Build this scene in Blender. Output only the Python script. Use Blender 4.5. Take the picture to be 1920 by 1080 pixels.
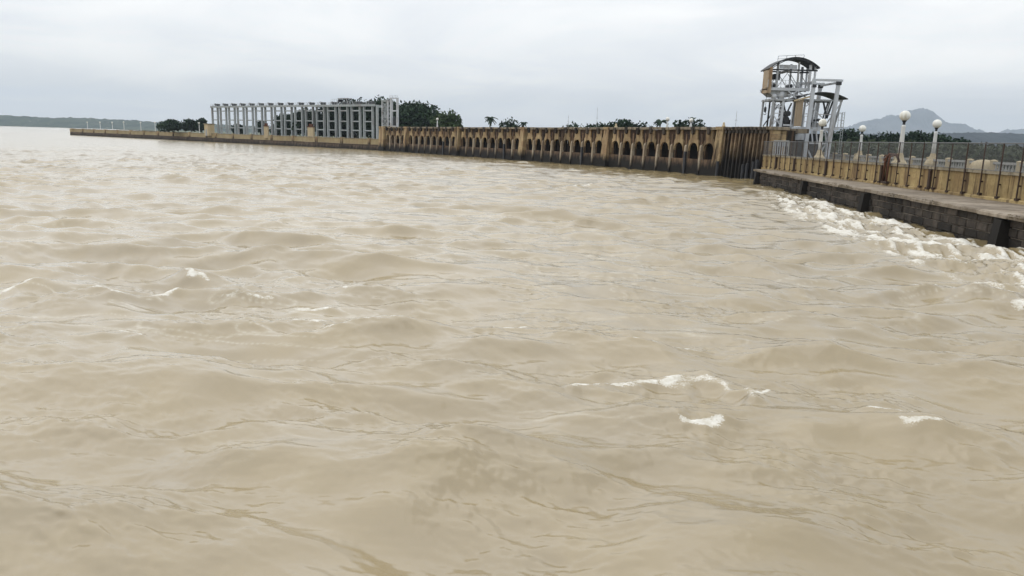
import bpy, math, random
import numpy as np
from mathutils import Vector, Matrix

random.seed(7)
RNG = np.random.default_rng(11)
scene = bpy.context.scene
col = scene.collection
for o in list(bpy.data.objects):
    bpy.data.objects.remove(o)

# ------------------------------------------------------------------ camera
EYE = 3.5
PITCH = math.radians(11.30)
ROLL = math.radians(1.604)
cd = bpy.data.cameras.new('camera')
cam = bpy.data.objects.new('camera', cd)
col.objects.link(cam)
cd.sensor_fit = 'HORIZONTAL'
cd.sensor_width = 36.0
cd.lens = 26.25
cd.clip_start = 0.1
cd.clip_end = 30000
fw = Vector((0, math.cos(PITCH), -math.sin(PITCH)))
rt = Vector((1, 0, 0))
up = Vector((0, math.sin(PITCH), math.cos(PITCH)))
r2 = rt * math.cos(ROLL) + up * math.sin(ROLL)
u2 = -rt * math.sin(ROLL) + up * math.cos(ROLL)
M = Matrix(((r2.x, u2.x, -fw.x, 0), (r2.y, u2.y, -fw.y, 0), (r2.z, u2.z, -fw.z, EYE), (0, 0, 0, 1)))
cam.matrix_world = M
scene.camera = cam

# ------------------------------------------------------------------ sky, sun, exposure
SUN_EL = math.radians(42)
SUN_AZ = math.radians(305)      # clockwise from +Y: ahead of the camera, to the left, behind the cloud
world = bpy.data.worlds.new('World')
scene.world = world
world.use_nodes = True
nt = world.node_tree
nt.nodes.clear()
def wn(t, **kw):
    n = nt.nodes.new(t)
    for k, v in kw.items():
        setattr(n, k, v)
    return n
wout = wn('ShaderNodeOutputWorld')
sky = wn('ShaderNodeTexSky', sky_type='NISHITA', sun_disc=False)
sky.sun_elevation = SUN_EL
sky.sun_rotation = SUN_AZ
bg_sky = wn('ShaderNodeBackground'); bg_sky.inputs['Strength'].default_value = 0.1
nt.links.new(sky.outputs[0], bg_sky.inputs['Color'])
tc = wn('ShaderNodeTexCoord')
sep = wn('ShaderNodeSeparateXYZ'); nt.links.new(tc.outputs['Generated'], sep.inputs[0])
den = wn('ShaderNodeMath', operation='ABSOLUTE'); nt.links.new(sep.outputs['Z'], den.inputs[0])
den2 = wn('ShaderNodeMath', operation='ADD'); nt.links.new(den.outputs[0], den2.inputs[0]); den2.inputs[1].default_value = 0.16
vx = wn('ShaderNodeMath', operation='DIVIDE'); nt.links.new(sep.outputs['X'], vx.inputs[0]); nt.links.new(den2.outputs[0], vx.inputs[1])
vy = wn('ShaderNodeMath', operation='DIVIDE'); nt.links.new(sep.outputs['Y'], vy.inputs[0]); nt.links.new(den2.outputs[0], vy.inputs[1])
cmb = wn('ShaderNodeCombineXYZ'); nt.links.new(vx.outputs[0], cmb.inputs[0]); nt.links.new(vy.outputs[0], cmb.inputs[1])
n1 = wn('ShaderNodeTexNoise'); n1.inputs['Scale'].default_value = 0.9; n1.inputs['Detail'].default_value = 7; n1.inputs['Roughness'].default_value = 0.55; n1.inputs['Distortion'].default_value = 0.5
nt.links.new(cmb.outputs[0], n1.inputs['Vector'])
ramp = wn('ShaderNodeValToRGB')
ramp.color_ramp.elements[0].position = 0.30; ramp.color_ramp.elements[0].color = (0.930, 0.955, 0.985, 1)
ramp.color_ramp.elements[1].position = 0.64; ramp.color_ramp.elements[1].color = (1.180, 1.175, 1.150, 1)
e = ramp.color_ramp.elements.new(0.48); e.color = (1.030, 1.045, 1.055, 1)
nt.links.new(n1.outputs['Fac'], ramp.inputs[0])
bg_c = wn('ShaderNodeBackground')
# overcast sky: brighter towards the zenith all round
gr = wn('ShaderNodeMath', operation='MULTIPLY_ADD'); nt.links.new(den.outputs[0], gr.inputs[0]); gr.inputs[1].default_value = 0.40; gr.inputs[2].default_value = 1.0
nt.links.new(gr.outputs[0], bg_c.inputs['Strength'])
nt.links.new(ramp.outputs[0], bg_c.inputs['Color'])
mix = wn('ShaderNodeMixShader'); mix.inputs[0].default_value = 0.93
nt.links.new(bg_sky.outputs[0], mix.inputs[1]); nt.links.new(bg_c.outputs[0], mix.inputs[2])
nt.links.new(mix.outputs[0], wout.inputs['Surface'])

sd = bpy.data.lights.new('sun', 'SUN')
sd.energy = 0.8
sd.angle = math.radians(105)
sd.color = (1.0, 0.975, 0.94)
sun = bpy.data.objects.new('sun', sd)
col.objects.link(sun)
sdir = Vector((math.sin(SUN_AZ) * math.cos(SUN_EL), math.cos(SUN_AZ) * math.cos(SUN_EL), math.sin(SUN_EL)))
sun.rotation_euler = (-sdir).to_track_quat('-Z', 'Y').to_euler()
sun.location = (-30, -40, 60)

scene.view_settings.view_transform = 'Standard'
scene.view_settings.look = 'None'
scene.view_settings.gamma = 1
scene.view_settings.exposure = 0.0
scene.render.engine = 'CYCLES'
cy = scene.cycles
cy.use_denoising = True
try:
    cy.denoiser = 'OPENIMAGEDENOISE'
except Exception:
    pass
cy.max_bounces = 5
cy.diffuse_bounces = 2
cy.glossy_bounces = 2
cy.transparent_max_bounces = 8
cy.volume_bounces = 0
cy.caustics_reflective = False
cy.caustics_refractive = False

# ------------------------------------------------------------------ material helpers
class NT:
    def __init__(s, name):
        s.m = bpy.data.materials.new(name); s.m.use_nodes = True
        s.t = s.m.node_tree; s.t.nodes.clear()
        s.out = s.t.nodes.new('ShaderNodeOutputMaterial')
        s.b = s.t.nodes.new('ShaderNodeBsdfPrincipled')
        s.t.links.new(s.b.outputs[0], s.out.inputs['Surface'])
    def n(s, t, **kw):
        x = s.t.nodes.new(t)
        for k, v in kw.items(): setattr(x, k, v)
        return x
    def l(s, a, b): s.t.links.new(a, b)
    def val(s, sock, v):
        if hasattr(v, 'is_output') or isinstance(v, bpy.types.NodeSocket): s.l(v, sock)
        else: sock.default_value = v
    def pos(s, scale=(1, 1, 1)):
        g = s.n('ShaderNodeNewGeometry'); mp = s.n('ShaderNodeMapping'); mp.inputs['Scale'].default_value = scale
        s.l(g.outputs['Position'], mp.inputs['Vector']); return mp.outputs[0]
    def noise(s, vec, scale, detail=4, rough=0.55, dist=0.0):
        x = s.n('ShaderNodeTexNoise'); s.l(vec, x.inputs['Vector'])
        x.inputs['Scale'].default_value = scale; x.inputs['Detail'].default_value = detail
        x.inputs['Roughness'].default_value = rough; x.inputs['Distortion'].default_value = dist
        return x.outputs['Fac']
    def rng(s, v, a, b, c=0.0, d=1.0, smooth=True):
        x = s.n('ShaderNodeMapRange'); x.interpolation_type = 'SMOOTHSTEP' if smooth else 'LINEAR'
        s.l(v, x.inputs['Value'])
        for i, q in zip(('From Min', 'From Max', 'To Min', 'To Max'), (a, b, c, d)): x.inputs[i].default_value = q
        return x.outputs[0]
    def math(s, op, a, b=0.0):
        x = s.n('ShaderNodeMath', operation=op); s.val(x.inputs[0], a); s.val(x.inputs[1], b); return x.outputs[0]
    def mix(s, f, a, b, mode='MIX'):
        x = s.n('ShaderNodeMix', data_type='RGBA', blend_type=mode)
        s.val(x.inputs[0], f); s.val(x.inputs[6], c4(a)); s.val(x.inputs[7], c4(b)); return x.outputs[2]
    def bump(s, h, strength=0.3, dist=0.02):
        x = s.n('ShaderNodeBump'); s.l(h, x.inputs['Height']); x.inputs['Strength'].default_value = strength
        x.inputs['Distance'].default_value = dist; s.l(x.outputs[0], s.b.inputs['Normal'])
def c4(c):
    return (c[0], c[1], c[2], 1) if isinstance(c, tuple) and len(c) == 3 else c

MAT = {}
def simple(name, c, rough=0.7, var=0.25, scale=3.0, metal=0.0, dirt=None, dscale=1.5, objvar=0.0):
    k = NT(name)
    p = k.pos()
    f = k.noise(p, scale, 5)
    cc = k.mix(f, tuple(x * (1 - var) for x in c), tuple(min(1, x * (1 + var)) for x in c))
    if dirt:
        g = k.rng(k.noise(k.pos((1, 1, .25)), dscale, 6, .65), .48, .66)
        cc = k.mix(g, cc, dirt)
    if objvar:
        oi = k.n('ShaderNodeObjectInfo')
        hv = k.n('ShaderNodeHueSaturation'); k.l(cc, hv.inputs['Color'])
        k.l(k.rng(oi.outputs['Random'], 0, 1, 1 - objvar, 1 + objvar, False), hv.inputs['Value'])
        cc = hv.outputs[0]
    k.l(cc, k.b.inputs['Base Color'])
    k.b.inputs['Roughness'].default_value = rough
    k.b.inputs['Metallic'].default_value = metal
    k.b.inputs['Specular IOR Level'].default_value = 0.3
    MAT[name] = k.m
    return k

def masonry(name, c1, c2, wet_z, wet_soft=0.7, streak=(0.10, 0.06, 0.035), samt=0.75, objvar=0.12, cscale=.7):
    """weathered stone: blotchy colour, run-off streaks, algae tide band under wet_z"""
    k = NT(name)
    p = k.pos()
    cc = k.mix(k.rng(k.noise(p, cscale, 6, .6), .35, .65), c1, c2)
    cc = k.mix(k.rng(k.noise(p, 6, 5, .6), .3, .75, 0, .45), cc, tuple(x * .55 for x in c1))
    st = k.rng(k.noise(k.pos((1, 1, .07)), 2.3, 5, .6), .50, .66, 0, samt)
    cc = k.mix(st, cc, streak)
    oi = k.n('ShaderNodeObjectInfo')
    hv = k.n('ShaderNodeHueSaturation'); k.l(cc, hv.inputs['Color'])
    k.l(k.rng(oi.outputs['Random'], 0, 1, 1 - objvar, 1 + objvar, False), hv.inputs['Value'])
    cc = hv.outputs[0]
    g = k.n('ShaderNodeNewGeometry'); sx = k.n('ShaderNodeSeparateXYZ'); k.l(g.outputs['Position'], sx.inputs[0])
    zz = k.math('ADD', sx.outputs['Z'], k.math('MULTIPLY', k.math('SUBTRACT', k.noise(k.pos((1, 1, .3)), 1.6, 5, .65), .5), -2.4))
    wet = k.rng(zz, wet_z - wet_soft, wet_z + wet_soft, 1, 0)
    cc = k.mix(wet, cc, (.016, .014, .012))
    k.l(cc, k.b.inputs['Base Color'])
    k.b.inputs['Roughness'].default_value = .85
    k.b.inputs['Specular IOR Level'].default_value = .25
    k.bump(k.noise(p, 9, 6, .65), .5, .04)
    MAT[name] = k.m

masonry('arch_stone', (.29, .195, .11), (.42, .325, .185), 1.45, samt=.95, streak=(.05, .033, .022), objvar=.28)
masonry('arch_red', (.15, .095, .06), (.26, .175, .11), 1.55, samt=.95, streak=(.03, .022, .017))
masonry('slot_shade_stone', (.045, .028, .02), (.085, .052, .034), 1.3, samt=.9, streak=(.02, .015, .012))  # recess shade painted into the stone colour, as the slots are shallow
masonry('pale_column', (.40, .32, .23), (.50, .44, .34), 1.0, samt=.6)
masonry('dark_stone', (.042, .035, .030), (.085, .070, .056), .25, streak=(.02, .017, .014), objvar=.55, cscale=1.3)
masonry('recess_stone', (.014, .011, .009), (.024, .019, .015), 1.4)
masonry('parapet_stone', (.31, .215, .10), (.45, .345, .165), .35, .3, streak=(.10, .062, .035), samt=.9, objvar=.18)
masonry('coping_stone', (.28, .24, .17), (.38, .33, .24), -2, streak=(.10, .08, .055), samt=.7)
masonry('coping_grey', (.20, .165, .12), (.32, .27, .20), -2, streak=(.05, .04, .03), samt=.9)
masonry('ledge_stone', (.215, .175, .13), (.34, .29, .23), -2, streak=(.12, .095, .07), samt=.55, objvar=.16, cscale=1.1)
masonry('fin_stone', (.16, .11, .07), (.30, .22, .135), 2.9, 1.3, streak=(.035, .025, .018), samt=1.0)
masonry('far_wall_stone', (.38, .30, .17), (.45, .37, .22), .30, .3, streak=(.30, .20, .10), samt=.5, objvar=.06)
masonry('far_base_stone', (.10, .075, .058), (.16, .12, .09), .55, .6, streak=(.03, .025, .02), objvar=.3)
masonry('mortar', (.22, .19, .15), (.32, .28, .23), .1, .4)
simple('white_steel', (.50, .53, .57), .5, .10, 2, dirt=(.33, .32, .31), dscale=1.1)
simple('grey_steel', (.36, .38, .40), .5, .15, 2, dirt=(.17, .16, .15))
simple('gate_steel', (.33, .365, .38), .6, .10, .8, dirt=(.27, .27, .27), dscale=.8, objvar=.1)
simple('dark_steel', (.035, .037, .042), .5, .3, 3)
simple('rust_steel', (.055, .035, .025), .8, .4, 4)
simple('rust', (.11, .05, .03), .9, .4, 5)
simple('cladding', (.36, .285, .20), .75, .15, 1.2, dirt=(.25, .16, .09), dscale=1.0)
simple('roof_sheet', (.030, .033, .036), .6, .3, 2)
simple('cream', (.52, .43, .28), .7, .12, 2, dirt=(.45, .36, .22))
simple('white_paint', (.66, .67, .67), .5, .06, 2, dirt=(.55, .54, .50))
simple('globe', (.80, .80, .75), .3, .06, 3, dirt=(.62, .59, .50), dscale=2.5)
simple('asphalt', (.09, .085, .08), .9, .2, 2)
simple('pale_rail', (.36, .36, .34), .7, .15, 2, dirt=(.25, .24, .22))
simple('wire', (.14, .145, .15), .6, .2, 3)
simple('bark', (.05, .04, .03), .9, .3, 4)
simple('dead_grass', (.20, .17, .08), .9, .4, 4)

def leafmat(name, a, b):
    k = NT(name)
    oi = k.n('ShaderNodeObjectInfo')
    f = k.noise(k.pos(), .9, 4, .65)
    cc = k.mix(k.rng(f, .35, .65), a, b)
    hv = k.n('ShaderNodeHueSaturation'); k.l(cc, hv.inputs['Color'])
    k.l(k.rng(oi.outputs['Random'], 0, 1, .8, 1.2, False), hv.inputs['Value'])
    k.l(hv.outputs[0], k.b.inputs['Base Color'])
    k.b.inputs['Roughness'].default_value = .7
    k.b.inputs['Specular IOR Level'].default_value = .15
    MAT[name] = k.m
leafmat('leaf_dark', (.008, .022, .016), (.034, .060, .030))
leafmat('leaf_mid', (.030, .052, .022), (.055, .080, .034))
leafmat('leaf_scrub', (.035, .050, .030), (.070, .085, .048))

def landmat():
    k = NT('meadow')
    p = k.pos()
    cc = k.mix(k.rng(k.noise(p, .05, 6, .6), .4, .6), (.06, .085, .035), (.13, .13, .065))
    cc = k.mix(k.rng(k.noise(p, .6, 5, .6), .45, .7), cc, (.045, .065, .028))
    k.l(cc, k.b.inputs['Base Color']); k.b.inputs['Roughness'].default_value = .95
    MAT['meadow'] = k.m
    k = NT('forest_hill')
    p = k.pos()
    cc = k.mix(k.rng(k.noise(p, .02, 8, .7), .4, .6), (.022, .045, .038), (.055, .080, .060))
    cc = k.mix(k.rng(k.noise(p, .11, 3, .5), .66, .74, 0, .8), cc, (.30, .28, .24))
    k.l(cc, k.b.inputs['Base Color']); k.b.inputs['Roughness'].default_value = .95
    MAT['forest_hill'] = k.m
    k = NT('ridge_forest')
    p = k.pos()
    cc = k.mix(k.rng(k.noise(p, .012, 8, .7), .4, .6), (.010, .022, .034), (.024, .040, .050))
    k.l(cc, k.b.inputs['Base Color']); k.b.inputs['Roughness'].default_value = .95
    MAT['ridge_forest'] = k.m
    k = NT('mountain_rock')
    p = k.pos()
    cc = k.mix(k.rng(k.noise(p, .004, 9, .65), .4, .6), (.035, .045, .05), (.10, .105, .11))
    k.l(cc, k.b.inputs['Base Color']); k.b.inputs['Roughness'].default_value = .95
    MAT['mountain_rock'] = k.m
landmat()

# ------------------------------------------------------------------ mesh helpers
class MB:
    def __init__(s): s.v = []; s.f = []
    def add(s, vs, fs):
        b = len(s.v); s.v += [tuple(x) for x in vs]; s.f += [tuple(b + i for i in f) for f in fs]; return s
    def box(s, x0, x1, y0, y1, z0, z1):
        return s.add([(x0, y0, z0), (x1, y0, z0), (x1, y1, z0), (x0, y1, z0), (x0, y0, z1), (x1, y0, z1), (x1, y1, z1), (x0, y1, z1)],
                     [(0, 3, 2, 1), (4, 5, 6, 7), (0, 1, 5, 4), (1, 2, 6, 5), (2, 3, 7, 6), (3, 0, 4, 7)])
    def hexa(s, lo, hi):
        return s.add(list(lo) + list(hi), [(0, 3, 2, 1), (4, 5, 6, 7), (0, 1, 5, 4), (1, 2, 6, 5), (2, 3, 7, 6), (3, 0, 4, 7)])
    def tube(s, pts, rad, n=8, cap=True):
        pts = [Vector(p) for p in pts]
        if not isinstance(rad, (list, tuple)): rad = [rad] * len(pts)
        b = len(s.v)
        for i, p in enumerate(pts):
            d = (pts[min(i + 1, len(pts) - 1)] - pts[max(i - 1, 0)]).normalized()
            a = d.cross(Vector((0, 0, 1)))
            if a.length < 1e-3: a = d.cross(Vector((1, 0, 0)))
            a.normalize(); c = d.cross(a)
            for k in range(n):
                t = 2 * math.pi * (k + .5) / n
                s.v.append(tuple(p + (a * math.cos(t) + c * math.sin(t)) * rad[i]))
        for i in range(len(pts) - 1):
            for k in range(n):
                q = (k + 1) % n
                s.f.append((b + i * n + k, b + i * n + q, b + (i + 1) * n + q, b + (i + 1) * n + k))
        if cap:
            s.f.append(tuple(b + k for k in range(n))[::-1])
            s.f.append(tuple(b + (len(pts) - 1) * n + k for k in range(n)))
        return s
    def bar(s, a, b, w=.1): return s.tube([a, b], w * .7071, 4)
    def lathe(s, prof, n=12, c=(0, 0)):
        b = len(s.v)
        for r, z in prof:
            for k in range(n):
                t = 2 * math.pi * k / n
                s.v.append((c[0] + r * math.cos(t), c[1] + r * math.sin(t), z))
        for i in range(len(prof) - 1):
            for k in range(n):
                q = (k + 1) % n
                s.f.append((b + i * n + k, b + i * n + q, b + (i + 1) * n + q, b + (i + 1) * n + k))
        s.f.append(tuple(b + k for k in range(n))[::-1]); s.f.append(tuple(b + (len(prof) - 1) * n + k for k in range(n)))
        return s
    def prism(s, poly, y0, y1):
        """polygon in x,z pulled from y0 to y1"""
        n = len(poly); b = len(s.v)
        s.v += [(x, y0, z) for x, z in poly] + [(x, y1, z) for x, z in poly]
        s.f.append(tuple(b + i for i in range(n))); s.f.append(tuple(b + n + i for i in range(n))[::-1])
        for i in range(n):
            j = (i + 1) % n; s.f.append((b + j, b + i, b + n + i, b + n + j))
        return s
    def mesh(s, name, mat, smooth=False):
        me = bpy.data.meshes.new(name); me.from_pydata(s.v, [], s.f)
        me.materials.append(MAT[mat]); me.validate()
        if smooth:
            for p in me.polygons: p.use_smooth = True
        return me

def link(name, me, parent=None, loc=(0, 0, 0), rz=0.0, scale=None):
    o = bpy.data.objects.new(name, me)
    col.objects.link(o)
    if parent is not None: o.parent = parent
    o.location = loc; o.rotation_euler = (0, 0, rz)
    if scale: o.scale = scale
    return o
def empty(name, loc=(0, 0, 0), rz=0.0, parent=None):
    o = bpy.data.objects.new(name, None); col.objects.link(o)
    o.empty_display_size = .3
    if parent is not None: o.parent = parent
    o.location = loc; o.rotation_euler = (0, 0, rz)
    return o
def tag(o, label=None, cat=None, group=None, kind=None):
    if label: o['label'] = label
    if cat: o['category'] = cat
    if group: o['group'] = group
    if kind: o['kind'] = kind
    return o
def copy_tree(src, parent=None):
    c = src.copy(); col.objects.link(c); c.parent = parent
    for ch in list(src.children): copy_tree(ch, c)
    return c
ORD = ['first', 'second', 'third', 'fourth', 'fifth', 'sixth', 'seventh', 'eighth', 'ninth', 'tenth', 'eleventh', 'twelfth',
       'thirteenth', 'fourteenth', 'fifteenth', 'sixteenth', 'seventeenth']
def frame2(a, b):
    """far point a -> near point b: x along the wall, y away from the water"""
    d = Vector((b[0] - a[0], b[1] - a[1], 0)); return d.length, math.atan2(d.y, d.x)
def np_mesh(name, v, quads, mat, smooth=True):
    me = bpy.data.meshes.new(name)
    me.vertices.add(len(v)); me.vertices.foreach_set('co', np.ascontiguousarray(v, dtype=np.float32).ravel())
    nq = len(quads)
    me.loops.add(nq * 4); me.loops.foreach_set('vertex_index', np.ascontiguousarray(quads, dtype=np.int32).ravel())
    me.polygons.add(nq)
    me.polygons.foreach_set('loop_start', np.arange(0, nq * 4, 4, dtype=np.int32))
    if smooth: me.polygons.foreach_set('use_smooth', np.ones(nq, dtype=bool))
    me.materials.append(MAT[mat])
    me.update(calc_edges=True)
    return me

# ------------------------------------------------------------------ wall lines (far -> near, metres)
LEDGE_A, LEDGE_B = (22.85, 71.6), (16.25, 8.0)
PAR_A, PAR_B = (24.75, 76.0), (20.75, 8.0)
CORNER = (25.3, 76.0)
ARCH = [(-30.4, 174.3), (-23.7, 164.8), (-11.0, 145.2), (1.2, 125.3), (12.6, 105.0), (22.6, 84.0)]
FAR = [(-186.5, 318.0), (-94.2, 236.4), (-31.2, 175.5)]

# ------------------------------------------------------------------ water
def tile(N, L, lp, lmin, lmax, hs, seed, ang, spread, fall=3.6):
    r = np.random.default_rng(seed)
    k1 = 2 * np.pi * np.fft.fftfreq(N, L / N)
    kx, ky = np.meshgrid(k1, k1, indexing='ij')
    k = np.hypot(kx, ky); k[0, 0] = 1e-6
    kp = 2 * np.pi / lp
    S = np.exp(-1.1 * (kp / k) ** 2) / k ** fall
    cosd = (kx * math.cos(ang) + ky * math.sin(ang)) / k
    S *= np.clip(cosd, 0, 1) ** spread + .03
    S *= (k > 2 * np.pi / lmax) & (k < 2 * np.pi / lmin)
    Hh = np.sqrt(S) * (r.normal(size=(N, N)) + 1j * r.normal(size=(N, N)))
    Hh[0, 0] = 0
    h = np.fft.ifft2(Hh).real
    sc = hs / 4 / h.std()
    f = lambda q: np.fft.ifft2(q).real * sc
    dx = f(1j * kx / k * Hh); dy = f(1j * ky / k * Hh)
    jxx = f(-kx * kx / k * Hh); jyy = f(-ky * ky / k * Hh); jxy = f(-kx * ky / k * Hh)
    return dict(N=N, L=L, h=h * sc, dx=dx, dy=dy, jxx=jxx, jyy=jyy, jxy=jxy)
def samp(T, name, x, y):
    N, L = T['N'], T['L']
    u = (x / L) % 1.0 * N; v = (y / L) % 1.0 * N
    i = np.floor(u).astype(int); j = np.floor(v).astype(int); fu = u - i; fv = v - j
    i %= N; j %= N; i1 = (i + 1) % N; j1 = (j + 1) % N
    A = T[name]
    return (A[i, j] * (1 - fu) + A[i1, j] * fu) * (1 - fv) + (A[i, j1] * (1 - fu) + A[i1, j1] * fu) * fv

def seg_dist(x, y, a, b):
    dx, dy = b[0] - a[0], b[1] - a[1]
    L2 = dx * dx + dy * dy
    t = np.clip(((x - a[0]) * dx + (y - a[1]) * dy) / L2, 0, 1)
    px, py = a[0] + t * dx, a[1] + t * dy
    return np.hypot(x - px, y - py), t

# breaking crests: world polylines, strength
CRESTS = [([(1.06, 10.53), (1.67, 10.69), (2.29, 10.79)], .9), ([(2.47, 10.71), (2.94, 10.52), (3.42, 9.98)], 1.25), ([(3.42, 9.98), (3.78, 10.33)], .8),
          ([(2.26, 8.89), (2.43, 8.81), (2.67, 8.92)], 1.0), ([(4.96, 9.57), (5.64, 9.57)], .8), ([(4.9, 9.37), (5.19, 8.98)], .9), ([(4.81, 8.64), (5.19, 8.55)], .7),
          ([(-10.74, 15.3), (-10.59, 16.02)], .8), ([(-9.26, 15.06), (-8.25, 14.83), (-7.89, 15.09)], .95), ([(-7.46, 15.47), (-7.35, 15.77)], 1.2),
          ([(-6.17, 15.48), (-5.08, 15.47)], .8), ([(-4.49, 14.81), (-3.89, 14.59)], 1.0), ([(-4.04, 13.62), (-3.57, 13.55)], 1.0), ([(-6.95, 12.5), (-6.48, 12.4)], .75),
          ([(-3.69, 16.59), (-3.0, 16.81)], .75), ([(-0.37, 13.31), (0.17, 13.49)], .7), ([(-7.81, 17.29), (-7.03, 16.93)], .75),
          ([(10.56, 19.57), (11.42, 20.05), (11.46, 18.94)], 2.0), ([(11.28, 17.93), (11.75, 17.74)], 1.4), ([(12.15, 18.18), (12.46, 17.84)], 1.5), ([(11.51, 16.6), (11.83, 16.81)], 1.3),
          ([(4.42, 56.83), (5.73, 58.14)], 1.1), ([(-25.69, 55.27), (-24.79, 55.0)], 1.1), ([(-3.52, 12.99), (-2.51, 13.19), (-1.55, 13.3)], .6), ([(2.04, 12.37), (3.11, 12.24)], .55)]

def wall_x(y): return 18.2 + .1038 * (y - 26.7)

def build_water():
    wa = math.radians(84)
    T1 = tile(768, 67.0, 2.6, .5, 26, .38, 3, wa, 7, 5.2)
    T2 = tile(512, 13.7, .7, .08, .8, .040, 5, wa + .05, 7, 3.5)
    T3 = tile(256, 143.0, 16, 9, 70, .10, 9, wa - .5, 1)
    TF = tile(256, 16.0, 3.0, .3, 16, 4.0, 21, 0, 0)
    rr = [0.0]
    r = 0.6
    while r < 4.4: rr.append(r); r += .35
    while r < 7600:
        rr.append(r); r += max(.014, min(.0016 * r ** 1.35, .03 * r))
    rr = np.array(rr[1:])
    a_d = np.radians(np.arange(-41, 41.01, .112))
    a_c = np.radians(np.arange(44, 317, 3.0))
    aa = np.concatenate([a_d, a_c])
    nr, na = len(rr), len(aa)
    R, A = np.meshgrid(rr, aa, indexing='ij')
    X = R * np.sin(A); Y = R * np.cos(A)
    ds = np.maximum(.014, np.minimum(.0016 * R ** 1.35, .03 * R))
    ds = np.where(R < 4.4, .35, ds)
    amp1 = np.clip(1.5 - ds / 1.2, .12, 1); amp2 = np.clip(1.3 - ds / .22, 0, 1); amp3 = np.clip(1.5 - ds / 4, 0, 1)
    # amplitude gusts: patches of rougher and calmer water
    gust = .86 + .36 * np.sin(X * .31 + 1.1 + .7 * np.sin(Y * .17)) * np.sin(Y * .23 + .4 + .5 * np.sin(X * .21))
    g = gust * amp1
    ca, sa = math.cos(.21), math.sin(.21)
    def rot(x, y): return x * ca - y * sa, x * sa + y * ca
    def irot(x, y): return x * ca + y * sa, -x * sa + y * ca
    Z = g * samp(T1, 'h', X, Y); DX = g * samp(T1, 'dx', X, Y); DY = g * samp(T1, 'dy', X, Y)
    J = (1 + g * samp(T1, 'jxx', X, Y)) * (1 + g * samp(T1, 'jyy', X, Y)) - (g * samp(T1, 'jxy', X, Y)) ** 2
    x2, y2 = rot(X, Y)
    # small ripples ride mostly on the backs of the waves
    rip = amp2 * np.clip(.9 + .9 * samp(T3, 'h', X * 5 + 9, Y * 5) / .05, .35, 1.5)
    d2x, d2y = irot(samp(T2, 'dx', x2, y2), samp(T2, 'dy', x2, y2))
    Z = Z + rip * samp(T2, 'h', x2, y2); DX = DX + .25 * rip * d2x; DY = DY + .25 * rip * d2y
    Z = Z + amp3 * samp(T3, 'h', X, Y)
    # fading towards the inner side of the walls
    foam = np.clip((.12 - J) / .35, 0, 1) * np.clip(1.3 - ds / .9, 0, 1) * np.clip((R - 9) / 8, 0, 1) * .5
    wob = .09 * samp(TF, 'h', X * 1.1, Y * 1.1) + .03 * np.sin(X * 9.1 + 3 * np.sin(Y * 5.3)) + .04 * np.sin(Y * 14.7 + X * 6.1)
    for poly, s in CRESTS:
        cx = sum(p[0] for p in poly) / len(poly); cyy = sum(p[1] for p in poly) / len(poly)
        near = (np.abs(X - cx) < 3.2) & (np.abs(Y - cyy) < 3.2)
        if not near.any(): continue
        xs, ys = X[near] + wob[near], Y[near] + wob[near] * .7
        best = np.full(xs.shape, 9.0)
        for p, q in zip(poly[:-1], poly[1:]):
            d, t = seg_dist(xs, ys, p, q); best = np.minimum(best, d)
        far = min(2.2, max(1.0, cyy / 14))
        Z[near] += .085 * min(s, 1.5) * far ** .5 * np.exp(-(best / (.24 * far)) ** 2)
        w = .085 * s * far
        pat = np.clip(.85 + .32 * samp(TF, 'h', xs * 2.3 + 5, ys * 2.3), .5, 1.2)
        foam[near] = np.maximum(foam[near], pat * min(1.05, .62 + .36 * s) * np.exp(-(best / w) ** 2))
    # thin drifting streaks of old foam between the crests
    sf = samp(TF, 'h', X * .33 + .12 * Y, Y * .95); sm = samp(TF, 'h', X * .10 + 4, Y * .17 + 2)
    st = np.exp(-(sf / .10) ** 2) * np.clip(sm * .9, 0, 1) * np.clip(1.2 - ds / .35, 0, 1)
    # surf along the foot of the masonry
    dw = wall_x(Y) - X
    outer = np.interp(Y, [18, 23, 31, 37, 45, 56, 66, 72], [4.4, 5.8, 6.0, 5.5, 5.0, 3.4, 2.4, 1.4])
    zone = (dw > -1) & (dw < outer + 2.5) & (Y > 15) & (Y < 73)
    if zone.any():
        xs, ys, d = X[zone], Y[zone], dw[zone]
        o = outer[zone]
        al = ys + .1 * xs
        F1 = samp(TF, 'h', al * .30, d * 1.2); F2 = samp(TF, 'h', al * .9 + 7, d * 2.8 + 3); F3 = samp(TF, 'h', al * 4.1 + 3, d * 5.2 + 9)
        n = F1 * .75 + F2 * .45 + F3 * .28
        env = np.clip(d / 1.3 + .1, 0, 1) * np.clip((o - d) / 1.6, 0, 1) * np.clip((ys - 16) / 5, 0, 1) * np.clip((61 - ys) / 13, .14, 1)
        fo = np.clip(.28 + .76 * n, 0, 1.15) * env ** .6
        foam[zone] = np.maximum(foam[zone], fo)
        Z[zone] += env * (.06 + .075 * n) * np.clip((1.6 - ds[zone]) / 1.2, 0, 1)
    ax = .5
    V = np.stack([X + ax * DX, Y + ax * DY, Z], -1).reshape(-1, 3)
    V = np.concatenate([V, [[0, 0, 0]]])
    idx = np.arange(nr * na).reshape(nr, na)
    nxt = np.roll(idx, -1, axis=1)
    q = np.stack([idx[:-1], idx[1:], nxt[1:], nxt[:-1]], -1).reshape(-1, 4)
    q = q[:, ::-1]
    # inner cap as degenerate-free fan of quads
    ring = idx[0]; cq = []
    c = nr * na
    for i in range(0, na - 2, 2): cq.append((c, ring[i], ring[i + 1], ring[i + 2]))
    q = np.concatenate([q, np.array(cq)])
    k = water_mat()
    me = np_mesh('water', V, q, 'water')
    at3 = me.attributes.new('streak', 'FLOAT', 'POINT')
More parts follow.
